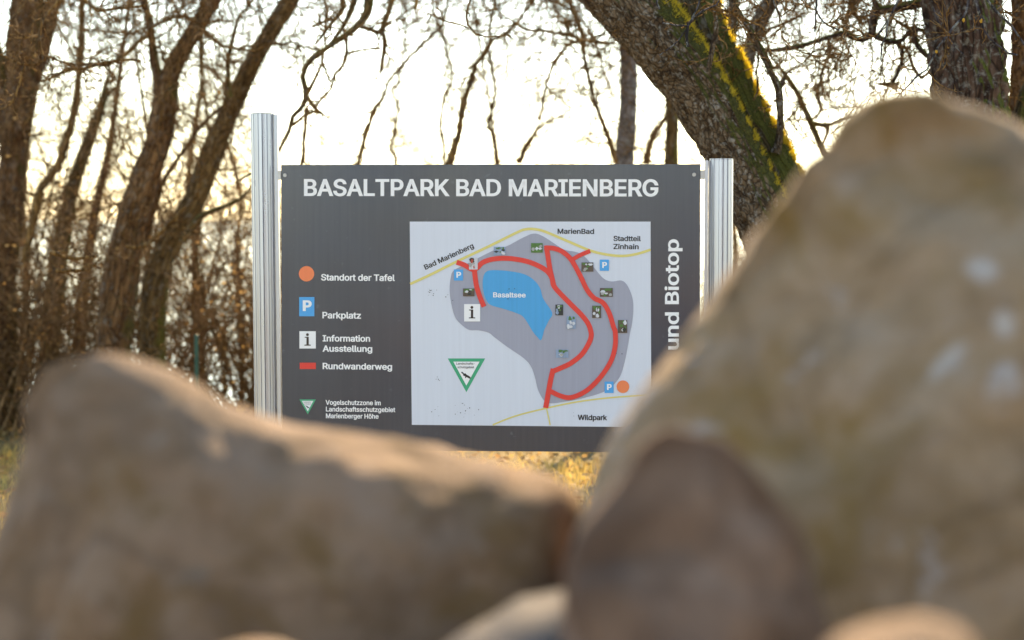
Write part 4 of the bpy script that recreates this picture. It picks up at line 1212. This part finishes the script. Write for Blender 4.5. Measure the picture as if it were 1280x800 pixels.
T.line([(600, -80), *C2([(1060, -30), (1045, 40), (1048, 120), (1080, 160), (1130, 172), (1200, 165)])], [3, 2.5, 2], d - 2.2, ((6, 5), (3, 4)), .1)
T.line(C2([(1048, 128), (1000, 112), (940, 100), (900, 88), (868, 65)]), [2, 1.5], d - 2.2, ((4, 5), (3, 4)), .1)
T.line([(700, -160, 15), (690, -40, 15), *C3([(110, 20), (60, 90), (0, 130)]), *C2([(1160, 175), (1110, 240), (1072, 290), (1058, 350), (1035, 420), (1015, 480), (1000, 570), (985, 640), (950, 745), (930, 820)])], [3, 3, 4, 4.5, 5, 7, 9], d + 2.5, ((26, 5), (4, 5), (3, 4)), .25, name='limb')
T.line([(520, -80), (560, -20), *C2([(920, 110), (880, 150), (800, 230), (740, 292), (690, 350), (660, 410), (645, 460), (618, 485), (575, 580), (560, 660), (540, 745), (530, 800)])], [2, 2.5, 3.5, 3, 2, 3, 4, 4.5, 4, 4], d + 3, ((16, 5), (3, 5), (2, 4)), .2)
T.line(C2([(880, -200), (870, 0), (920, 160), (940, 240), (962, 310), (960, 380), (930, 440), (918, 520), (912, 580), (925, 660), (930, 800)]), [2, 3, 4], d + 6, ((40, 5), (5, 4)), .28)
T.line(C2([(720, 840), (690, 640), (720, 540), (700, 420), (760, 200), (740, 0), (760, -200)]), [4, 3, 2.5], d + 7, ((36, 5), (5, 4)), .28)
T.line(C2([(1180, 840), (1150, 620), (1130, 560), (1160, 420), (1130, 200), (1170, -60)]), [5, 4, 3], d + 7, ((44, 5), (5, 4)), .3)
T.done()
# --- birch and neighbours in the middle
d = 19.5
T = Tree('birch', base_at(782, d), 'pale grey birch trunk rising behind the right half of the board', 'birch tree', mat=MAT['bark_birch'], seed=340)
tr, _ = T.wood('trunk', [gp(775, d), (777, 480), (778, 350), (780, 205), (784, 160), (786, 100), (784, 35), (780, -50), (776, -200), (770, -420)], [34, 28, 27, 25, 24, 22, 22, 20, 15, 5], d, 18)
T.twigs_from(tr, 44, 1.0, 0.008, 0.3, 0.85, levels=((8, 5), (4, 4)), bias=(-0.4, 0, 0))
ov, _ = T.wood('limb', [(778, -120, 19), (720, -80, 18.5), (660, -60, 18), (600, -75, 18), (520, -70, 18), (440, -80, 18)], [16, 12, 10, 8, 6, 4], 18, 10, .05)
T.twigs_from(ov, 40, 1.15, 0.009, 0.0, 1, levels=((8, 5), (5, 4)), bias=(0, 0, -1.2), up=-0.01, wob=0.3)
T.line(C3([(400, 545), (385, 490), (360, 420), (330, 340), (310, 260), (290, 170), (290, 120), (250, 20), (235, -60)]), [6, 5, 4, 4, 5, 3], 17, ((30, 5), (5, 5), (3, 4)), .4)
T.line(C3([(410, 145), (350, 140), (290, 132), (240, 115), (170, 108), (120, 105), (70, 80), (10, 40)]), [2, 3, 3.5, 3, 2], 16, ((16, 5), (4, 5), (3, 4)), .25)
T.line(C3([(290, 132), (240, 150), (200, 200), (175, 260), (155, 340), (150, 400)]), [3.5, 3, 2.5], 16, ((12, 5), (4, 5), (3, 4)), .25)
T.line(C3([(70, 550), (100, 490), (140, 430), (180, 400), (240, 370)]), [7, 5, 3, 2], 21, ((14, 5), (4, 5), (3, 4)), .4)
T.line(C3([(500, 550), (520, 460), (560, 400), (600, 330), (620, 280)]), [8, 6, 4, 3], 21, ((16, 5), (4, 5), (3, 4)), .45)
T.line(C3([(400, 330), (370, 270), (350, 200), (330, 130), (240, 0)]), [2, 3, 2], 20, ((10, 5), (4, 5), (3, 4)), .4)
T.line(C3([(470, 130), (500, 170), (560, 230)]), [5, 4], 20, ((8, 5), (3, 4)), .3)
T.done()
d = 18
T = Tree('tree', base_at(840, d), 'straight greenish brown trunk between the birch and the leaning trunk', mat=MAT['bark_olive'], seed=360)
tr, _ = T.wood('trunk', [gp(838, d), (839, 400), (839, 206), (840, 150), (838, 90), (832, 0), (826, -150), (824, -400)], [26, 22, 19, 18, 16, 14, 10, 4], d, 14)
T.twigs_from(tr, 26, 0.8, 0.007, 0.3, 0.9)
T.done()

# --- big leaning lichened tree behind the shorter post
d = 12.6
T = Tree('tree', base_at(1065, d), 'massive lichened trunk leaning left with a mossy second stem', mat=MAT['bark_lichen'], twig=MAT['twig'], seed=400)
tr, V1 = T.wood('trunk', [gp(1078, d), (1062, 560), (1035, 460), (1000, 380), (966, 300), (940, 245), (917, 195), (888, 140), (856, 90), (822, 48), (785, 5), (730, -50), (640, -140), (520, -280), (400, -480)], [155, 118, 102, 85, 73, 68, 67, 69, 73, 79, 81, 74, 60, 40, 14], d, 110, 0.014, furrow=0.075, lump=0.10)
t2, V2 = T.wood('stem', [(1060, 520, 12.7), (1035, 400, 12.75), (1008, 305, 12.8), (984, 250, 12.82), (957, 195, 12.85), (929, 145, 12.85), (903, 95, 12.85), (884, 50, 12.85), (868, 0, 12.85), (850, -80, 12.9), (840, -220, 13), (860, -420, 13.2)], [70, 66, 60, 56, 56, 56, 56, 54, 52, 44, 30, 8], d, 72, 0.016, mat=MAT['bark_mossy'], furrow=0.10, lump=0.12, label='green mossy stem leaning left behind the lichened one')
# moss cushions on the upper side of both stems
def moss_on(V, n, cond, seed, h=0.014):
    r = np.random.default_rng(seed)
    k = np.where(cond(V))[0]
    k = r.choice(k, n)
    c = V[k] + r.normal(size=(n, 3)) * 0.006
    a = r.normal(size=(n, 3)); a /= np.linalg.norm(a, axis=1)[:, None]
    dr = np.array([0.55, -0.05, 0.75]) + r.normal(size=(n, 3)) * 0.45
    hh = (h * r.uniform(0.5, 1.5, n))[:, None]
    w_ = a * 0.0022
    pts = np.stack([c - w_, c + w_, c + dr * hh], 1).reshape(-1, 3)
    return pts, np.arange(3 * n).reshape(-1, 3)
def upper_side(pr, lo_off):
    P_, R_ = pr
    def f(V):
        # offset of each vertex from the axis, measured across the lean
        j = np.abs(V[:, 2][:, None] - P_[None, ::6, 2]).argmin(1) * 6
        j = np.clip(j, 0, len(P_) - 1)
        dx = (V[:, 0] - P_[j, 0]) / R_[j]
        return (dx > lo_off) & (V[:, 2] > 1.4) & (V[:, 2] < 3.4)
    return f
mb = MB()
v, t_ = moss_on(V1, 16000, upper_side(tr, 1.09), 5); mb.add(v, tris=t_)
v, t_ = moss_on(V2, 22000, upper_side(t2, 1.08), 6); mb.add(v, tris=t_)
mb.build('moss', MAT['moss'], T.root, smooth_shade=False, kind='stuff')
T.wood('limb', C6([(370, 640), (380, 600), (384, 540), (385, 480), (378, 400), (368, 345), (345, 300), (328, 262), (305, 215), (285, 175), (250, 110), (212, 50), (180, -20), (150, -160)]), [13, 11, 9.5, 9.5, 9, 9, 8.5, 8, 8, 7.5, 7, 6, 5, 3], 12.7, 16, 0.012, furrow=.22, lump=.2)
T.wood('limb', C6([(384, 365), (400, 330), (402, 312)]), [7, 5, 3], 12.7, 10, 0.012, furrow=.2)
T.wood('limb', C6([(85, 300), (92, 250), (105, 180), (118, 110), (112, 40), (118, -60)]), [7, 7, 7, 6.5, 5, 4], 12.3, 12, 0.015, furrow=.2)
T.wood('limb', C6([(190, 420), (178, 250), (185, 120), (190, 0), (200, -160)]), [12, 12, 12, 13, 10], 15.5, 12)
T.wood('limb', C6([(245, 360), (250, 280), (262, 200), (290, 110), (330, 30), (370, -40), (420, -200)]), [14, 14, 15, 19, 20, 18, 12], 14.5, 14)
T.line(C6([(290, 215), (285, 290), (290, 350), (272, 420)]), [2.5, 2], 12.7, ((2, 5), (2, 4)), .08)
T.line(C6([(30, 60), (60, 30), (100, 40), (150, 40), (210, 60), (250, 80), (290, 100)]), [2, 3, 3, 2], 11.6, ((8, 5), (4, 5), (3, 4)), .12)
T.line(C6([(210, 120), (260, 100), (300, 80), (340, 20), (350, -60)]), [1.5, 2, 2.5], 11.4, ((5, 5), (4, 5), (3, 4)), .12)
T.line(C6([(195, 250), (230, 225), (265, 200), (300, 165), (350, 120), (420, 90), (480, 70), (510, 50), (500, 0), (505, -60)]), [5, 6, 3, 2, 2], 15, ((12, 5), (4, 5), (3, 4)), .2)
T.twigs_from((t2[0], t2[1]), 22, 0.6, 0.006, 0.62, 0.85, levels=((6, 5), (4, 4)), bias=(.5, .4, 0))
T.twigs_from((tr[0], tr[1]), 6, 0.4, 0.005, 0.5, 0.75, levels=((5, 5), (3, 4)), bias=(0.3, -0.4, 0.3))
T.fuzz(5, 0.3, bias=(.2, 0, 0))
# lichen covered twig ends in front of the trunk
T.line(C3([(545, -40), (540, 10), (548, 30)]), [2.5, 3], 10.8, ((3, 5),), .03, name='twig', mat=MAT['twig_lichen'])
T.line(C3([(760, -40), (735, 15), (690, 35), (660, 60), (640, 85), (600, 85), (555, 78)]), [2, 2, 3, 3, 2], 10.8, ((8, 5), (4, 4)), .06, name='twig', mat=MAT['twig_lichen'])
T.line(C3([(640, 80), (638, 110), (643, 148)]), [4, 4, 3.5], 10.8, ((4, 5),), .02, name='twig', mat=MAT['twig_lichen'])
T.line(C3([(690, -40), (670, 30), (640, 80)]), [2, 2], 10.8, ((4, 5),), .04, name='twig', mat=MAT['twig_lichen'])
T.line(C3([(640, 90), (590, 150), (545, 185)]), [1.5, 1.5], 10.8, ((3, 5),), .06, name='twig', mat=MAT['twig_lichen'])
T.done()

# --- dark furrowed tree on the right
d = 12.9
T = Tree('tree', base_at(1215, d), 'dark furrowed upright trunk standing behind the tall boulder', mat=MAT['bark_dark'], twig=MAT['twig'], seed=450)
tr, _ = T.wood('trunk', [gp(1232, d), (1228, 520), (1224, 380), (1220, 260), (1217, 170), (1212, 100), (1206, 40), (1202, 0), (1196, -100), (1190, -300), (1180, -560)], [150, 118, 104, 97, 93, 91, 90, 91, 84, 62, 24], d, 120, 0.014, furrow=0.17, lump=0.06)
T.wood('limb', C4([(830, 40), (780, 15), (720, 25), (650, 40), (600, 42), (565, 50), (552, 90), (545, 150)]), [14, 13, 12, 11, 10, 11, 12, 10], 13.6, 14, .025, furrow=.12)
T.wood('limb', C4([(580, 45), (560, 10), (545, -60), (520, -200)]), [10, 8, 7, 5], 13.6, 12, .025)
T.wood('limb', C4([(545, 150), (520, 175), (500, 183), (460, 172), (425, 150), (395, 155), (340, 172), (270, 195), (200, 213), (120, 226), (60, 228), (-10, 205), (-60, 215)]), [9, 8, 7, 7, 6.5, 6, 5.5, 5.5, 6, 5, 4.5, 4, 3], 13.6, 12, .025, furrow=.12)
T.wood('limb', C4([(545, 150), (580, 175), (620, 186), (655, 192), (685, 180), (710, 150), (735, 125), (765, 135), (800, 150), (830, 170)]), [9, 8, 7, 8, 7, 6.5, 6, 5.5, 5, 4], 13.6, 12, .025, furrow=.12)
T.wood('limb', C4([(745, 130), (740, 180), (750, 205), (785, 245), (825, 275)]), [7, 7, 7, 7, 7], 13.6, 10, .025)
T.wood('limb', C4([(662, 190), (680, 220), (682, 270), (668, 320), (645, 365), (628, 385)]), [7, 5.5, 5, 4.5, 4.5, 5], 13.8, 10, .025)
T.line(C4([(570, 380), (610, 385), (640, 390), (658, 405)]), [2, 8, 5], 13.8, ((6, 5), (3, 4)), .08)
T.line(C4([(690, 200), (715, 250), (735, 310), (770, 358), (800, 330), (830, 280)]), [3, 3.5, 3.5], 13.9, ((6, 5), (3, 4)), .14)
T.line(C4([(430, 150), (430, 90), (440, 30), (450, -60)]), [2, 3], 14.2, ((10, 5), (4, 5), (3, 4)), .2)
T.line(C4([(340, 172), (350, 230), (325, 300), (310, 380), (300, 450), (320, 500), (280, 540)]), [3, 4, 4, 3], 16.5, ((22, 5), (4, 5), (3, 4)), .3)
T.line(C4([(350, 230), (375, 290), (385, 350)]), [3, 2], 16.5, ((8, 5), (4, 5), (3, 4)), .2)
T.line(C4([(560, 60), (500, 110), (460, 40), (430, -40)]), [3, 3], 14.3, ((10, 5), (4, 5), (3, 4)), .2)
T.line(C4([(640, 80), (680, 110), (720, 130)]), [3, 4], 13.3, ((4, 5), (3, 4)), .1)
# twigs near the focus plane hanging from above
NT = MAT['twig_lichen']
T.line(C4([(300, -60), (290, 0), (292, 45), (280, 90), (275, 138)]), [2.5, 2.2, 1.6], 10.9, ((1, 5),), .04, name='twig', mat=NT)
T.line(C4([(292, 45), (320, 95), (350, 120), (400, 137)]), [2.2, 2.4, 1.6], 10.9, ((3, 5),), .03, name='twig', mat=NT)
T.line(C4([(350, 118), (385, 95), (400, 65), (390, 40)]), [1.4, 1.2], 10.9, ((1, 5),), .03, name='twig', mat=NT)
T.line(C4([(95, -60), (100, 10), (120, 60), (137, 85)]), [2.2, 1.8], 10.9, ((1, 5),), .03, name='twig', mat=NT)
T.line(C4([(700, -80), (668, 5), (640, 55), (618, 90), (585, 140), (550, 195)]), [3, 2.6, 1.6], 10.8, ((2, 5),), .03, name='twig', mat=NT)
T.line(C4([(622, 85), (605, 150), (592, 210), (587, 290)]), [2.4, 2, 1.5], 10.8, ((2, 5),), .03, name='twig', mat=NT)
T.line(C4([(1000, -80), (980, 10), (965, 85), (920, 130), (880, 170), (845, 215), (820, 265), (790, 305), (740, 350), (700, 395), (650, 455)]), [3.4, 3, 3, 2.6, 2.4, 1.8], 10.8, ((4, 5),), .04, name='twig', mat=NT)
T.line(C4([(830, 35), (840, 90), (870, 150), (910, 200), (960, 245)]), [2.5, 2.2, 1.6], 10.8, ((3, 5),), .04, name='twig', mat=NT)
T.line(C4([(1005, -80), (1020, 20), (1040, 80), (1055, 135), (1090, 185), (1130, 215), (1160, 240), (1200, 248)]), [3, 3.4, 2.6, 2.2], 10.8, ((5, 5),), .05, name='twig', mat=NT)
T.line(C4([(1030, -60), (1080, 10), (1130, 70), (1180, 120), (1215, 165), (1250, 215)]), [3.4, 3.2, 2.8], 10.8, ((8, 5), (2, 4)), .06, name='twig', mat=NT)
for (cx, cy, s_) in ((962, 92, 0.008), (838, 235, 0.007), (1041, 95, 0.0085)):
    V, F = ico(2)
    ctr = P(*C4([(cx, cy)])[0], 10.79)
    w = V * s_ * np.array([0.7, 0.7, 1.2]); w += V * 0.003 * fbm(V * 3 + cx, 2, 3)[:, None]
    mb = MB(); mb.add(w + ctr, tris=F); mb.build('lichen_patch', MAT['lichen_yellow'], T.root)
T.twigs_from((tr[0], tr[1]), 20, 0.7, 0.006, 0.6, 0.85, bias=(-0.8, .3, -.1))
ov, _ = T.wood('limb', [(1196, -100, 13), (1150, -70, 14), (1090, -60, 15), (1020, -75, 16), (950, -70, 17), (880, -90, 18)], [40, 24, 18, 15, 12, 8], 15, 12, .05)
T.twigs_from(ov, 60, 1.15, 0.008, 0.0, 1, levels=((8, 5), (4, 4)), bias=(0, 0, -1.8), up=-0.02)
T.fuzz(5, 0.32)
T.done()
d = 14
T = Tree('tree', base_at(1290, d), 'brown trunk cut by the right edge with a lower mossy limb', mat=MAT['bark_brown'], seed=480)
tr, _ = T.wood('trunk', [gp(1310, d), (1300, 500), (1294, 300), (1290, 200), (1286, 120), (1290, 60), (1292, 0), (1300, -200), (1310, -450)], [74, 62, 56, 52, 46, 48, 50, 40, 16], d, 60, 0.03, furrow=.12)
T.wood('limb', [(1272, 220, 13.2), (1270, 180, 13.2), (1276, 140, 13.2), (1290, 100, 13.2), (1330, 40, 13.2)], [22, 20, 18, 16, 12], 13.2, 20, .02, mat=MAT['bark_mossy'])
T.twigs_from((tr[0], tr[1]), 22, 0.6, 0.006, 0.3, 0.8, bias=(-.3, 0, 0))
T.done()
# --- blurred small tree right of the leaning trunk
d = 15.5
T = Tree('sapling', base_at(1085, d), 'crooked blurred young tree between the leaning trunk and the tall boulder', 'young tree', mat=MAT['bark_olive'], seed=500)
tr, _ = T.wood('trunk', [gp(1085, d), (1070, 420), (1050, 280), *C4([(355, 740), (330, 700), (300, 635), (262, 545), (240, 500), (210, 430), (165, 360), (130, 310), (90, 260), (60, 160), (40, 20)])], [14, 12, 10, 9, 8.5, 8, 8, 7, 6.5, 6, 4, 3, 3, 2], d, 12, 0.03)
T.wood('limb', C4([(275, 560), (330, 570), (360, 565), (410, 545), (450, 535), (500, 545)]), [6, 6, 4.5, 4, 3.5, 3], d, 8, .03)
T.wood('limb', C4([(345, 570), (345, 600), (325, 650), (315, 690)]), [5, 5, 4, 4], d, 8, .03)
T.twigs_from((tr[0], tr[1]), 24, 0.6, 0.006, 0.3, 0.95)
T.fuzz(6, 0.4)
T.done()
# --- far background trees seen softly through the gaps
for k, (px, d, h_, w, lab) in enumerate([
    (560, 30, -120, 10, 'far thin tree behind the board near its middle'), (690, 33, -60, 9, 'far thin tree seen through twigs left of the birch'), 
    (400, 34, 40, 8, 'far thin tree just right of the taller post'), (270, 30, -60, 14, 'far tree behind the leaning olive trunk'), (30, 31, -60, 16, 'far tree behind the far left trunk'), (915, 31, -60, 14, 'far tree behind the shorter board post')]):
    T = Tree('tree', base_at(px, d), lab, mat=MAT['bark_olive'], twig=MAT['twig_pale'], seed=520 + 5 * k)
    yb = to_ground(px, d)
    r = T.rng
    ys = np.linspace(yb, h_ - 200, 9)
    xs = px + np.cumsum(r.normal(size=9) * 8)
    tr, _ = T.wood('trunk', list(zip(xs, ys)), np.linspace(w, 2, 9) * (1.0 if px not in (560, 400, 690) else 0.45), d, 8, .12)
    T.twigs_from((tr[0], tr[1]), 20 if px < 300 else (40 if px in (560, 400, 690) else 30), 1.3, 0.008 if px < 300 else 0.018, 0.15, 0.95, levels=((7, 6), (5, 4)), bias=(0, 0, .3))
    T.done()

# ------------------------------------------------------------------ thicket shrubs
def shrub_mesh(seed, H=2.2, n=16, spread=0.5):
    r = np.random.default_rng(seed); mb = MB()
    a = r.uniform(0, 2 * np.pi, n)
    st = np.stack([np.cos(a) * r.uniform(0, .25, n), np.sin(a) * r.uniform(0, .25, n), np.full(n, -0.1)], -1)
    d_ = np.stack([np.cos(a) * spread, np.sin(a) * spread, np.ones(n)], -1)
    ps = twig_mass(mb, st, d_, H * r.uniform(0.5, 1.15, n), r.uniform(0.008, 0.016, n), r, ((9, 6), (5, 4)), 0.17, 0.03, 0.42, (5, 3, 3), 0.0028, 10)
    return mb, ps
protos = []
for k in range(4):
    mb, ps = shrub_mesh(600 + k, 2.5, 15, 0.5)
    root = empty('thicket_shrub', (0, 0, 0), 'bare twiggy brown shrub in the thicket under the trees', 'shrub', 'bare shrubs in the thicket behind the board')
    mb.build('stems', MAT['twig_pale' if k % 2 else 'twig'], root, kind='stuff')
    r = np.random.default_rng(640 + k)
    tips = np.concatenate([p[:, -1] for p in ps[1:]]); tips = tips[r.choice(len(tips), 260)]
    mb = MB(); v, q = leaf_quads(tips[:, 0], tips[:, 1], tips[:, 2], 0.02, r, 0.0); mb.add(v, q)
    mb.build('leaves', MAT['dry_leaf'], root, smooth_shade=False, kind='stuff')
    protos.append(root)
r = np.random.default_rng(77)
spots = []
for x in np.arange(-6.2, 7.0, 0.62):
    for y in (19.6, 21.2, 23.0):
        spots.append((x + r.uniform(-.25, .25), y + r.uniform(-.5, .5)))
for x in np.arange(-6.0, -1.5, 1.0):
    spots.append((x + r.uniform(-.25, .25), 19.4 + r.uniform(-.4, .4)))
kids = {id(p): [o for o in bpy.data.objects if o.parent == p] for p in protos}
for k, (x, y) in enumerate(spots):
    pr_ = protos[k % 4]
    if k < 4: o = pr_
    else:
        o = pr_.copy(); COL.objects.link(o)
        for ch in kids[id(pr_)]:
            c_ = ch.copy(); COL.objects.link(c_); c_.parent = o
            c_.matrix_parent_inverse = ch.matrix_parent_inverse
    centre = 1 - math.exp(-((x - 0.3) / 2.0) ** 2)
    s_ = r.uniform(0.6, 0.95) * (0.62 + 0.42 * centre if x > -1.3 else 1.12)
    o.location = (x, y, float(height(x, y))); o.rotation_euler = (0, 0, r.uniform(0, 6.28)); o.scale = (s_, s_, s_)

# unseen sunlit wood behind the viewer, added for the panel and posts to mirror
mb = MB(); r = np.random.default_rng(91)
n_ = 40
st = np.stack([r.uniform(-16, 9, n_), r.uniform(-34, -22, n_), np.full(n_, -0.3)], -1)
twig_mass(mb, st, np.tile((0, 0, 1.0), (n_, 1)) + r.normal(size=(n_, 3)) * .06, r.uniform(6, 11, n_), r.uniform(.10, .22, n_), r, ((16, 6), (6, 4)), 0.08, 0.03, 0.32, (7, 4, 3), 0.02, 8)
o = mb.build('woodland', MAT['bark_brown'], kind='stuff')
tag(o, 'bare brown wood standing behind the viewer in full sun', 'wood')

# ------------------------------------------------------------------ green fence stakes
m, nt, b, out = new_mat('green_coated_steel')
b.inputs['Roughness'].default_value = 0.5
nt.links.new(ramp(nt, noise(nt, coords(nt), 12, 4), [(0.3, (0.008, 0.05, 0.03)), (0.7, (0.012, 0.085, 0.05))]), b.inputs['Base Color'])
for px, d, top, w, lab in ((245, 17.2, 418, 5.2, 'dark green metal fence stake left of the taller post'), (657, 18.8, 470, 6, 'dark green metal fence stake hidden behind the board, its foot showing below'), (184, 19.6, 424, 7, 'blurred dark green stake between the two thick left trees')):
    bx, by = base_at(px, d); bz = float(height(bx, by))
    root = empty('fence_stake', (bx, by, bz), lab, 'fence post', 'green fence stakes along the thicket')
    zt = P(px, top, d)[2]; rad = M(w, d) / 2; n_ = 16
    a = np.linspace(0, 2 * np.pi, n_, endpoint=False)
    mb = MB(); V = []
    for z, rr in ((bz - .2, rad), (zt - .02, rad)): V += [(bx + rr * math.cos(t), by + rr * math.sin(t), z) for t in a]
    mb.add(V, quads=[(i, (i + 1) % n_, n_ + (i + 1) % n_, n_ + i) for i in range(n_)]); mb.build('tube', m, root)
    mb = MB(); V = []
    for z, rr in ((zt - .019, rad * 1.15), (zt - .004, rad * 1.15), (zt, rad * .7)): V += [(bx + rr * math.cos(t), by + rr * math.sin(t), z) for t in a]
    V += [(bx, by, zt + .002)]
    mb.add(V, quads=[(j * n_ + i, j * n_ + (i + 1) % n_, (j + 1) * n_ + (i + 1) % n_, (j + 1) * n_ + i) for j in range(2) for i in range(n_)], tris=[(2 * n_ + i, 2 * n_ + (i + 1) % n_, 3 * n_) for i in range(n_)])
    mb.build('cap', m, root)
print('TRIS', sum(len(o.data.polygons) for o in bpy.data.objects if o.type == 'MESH'))
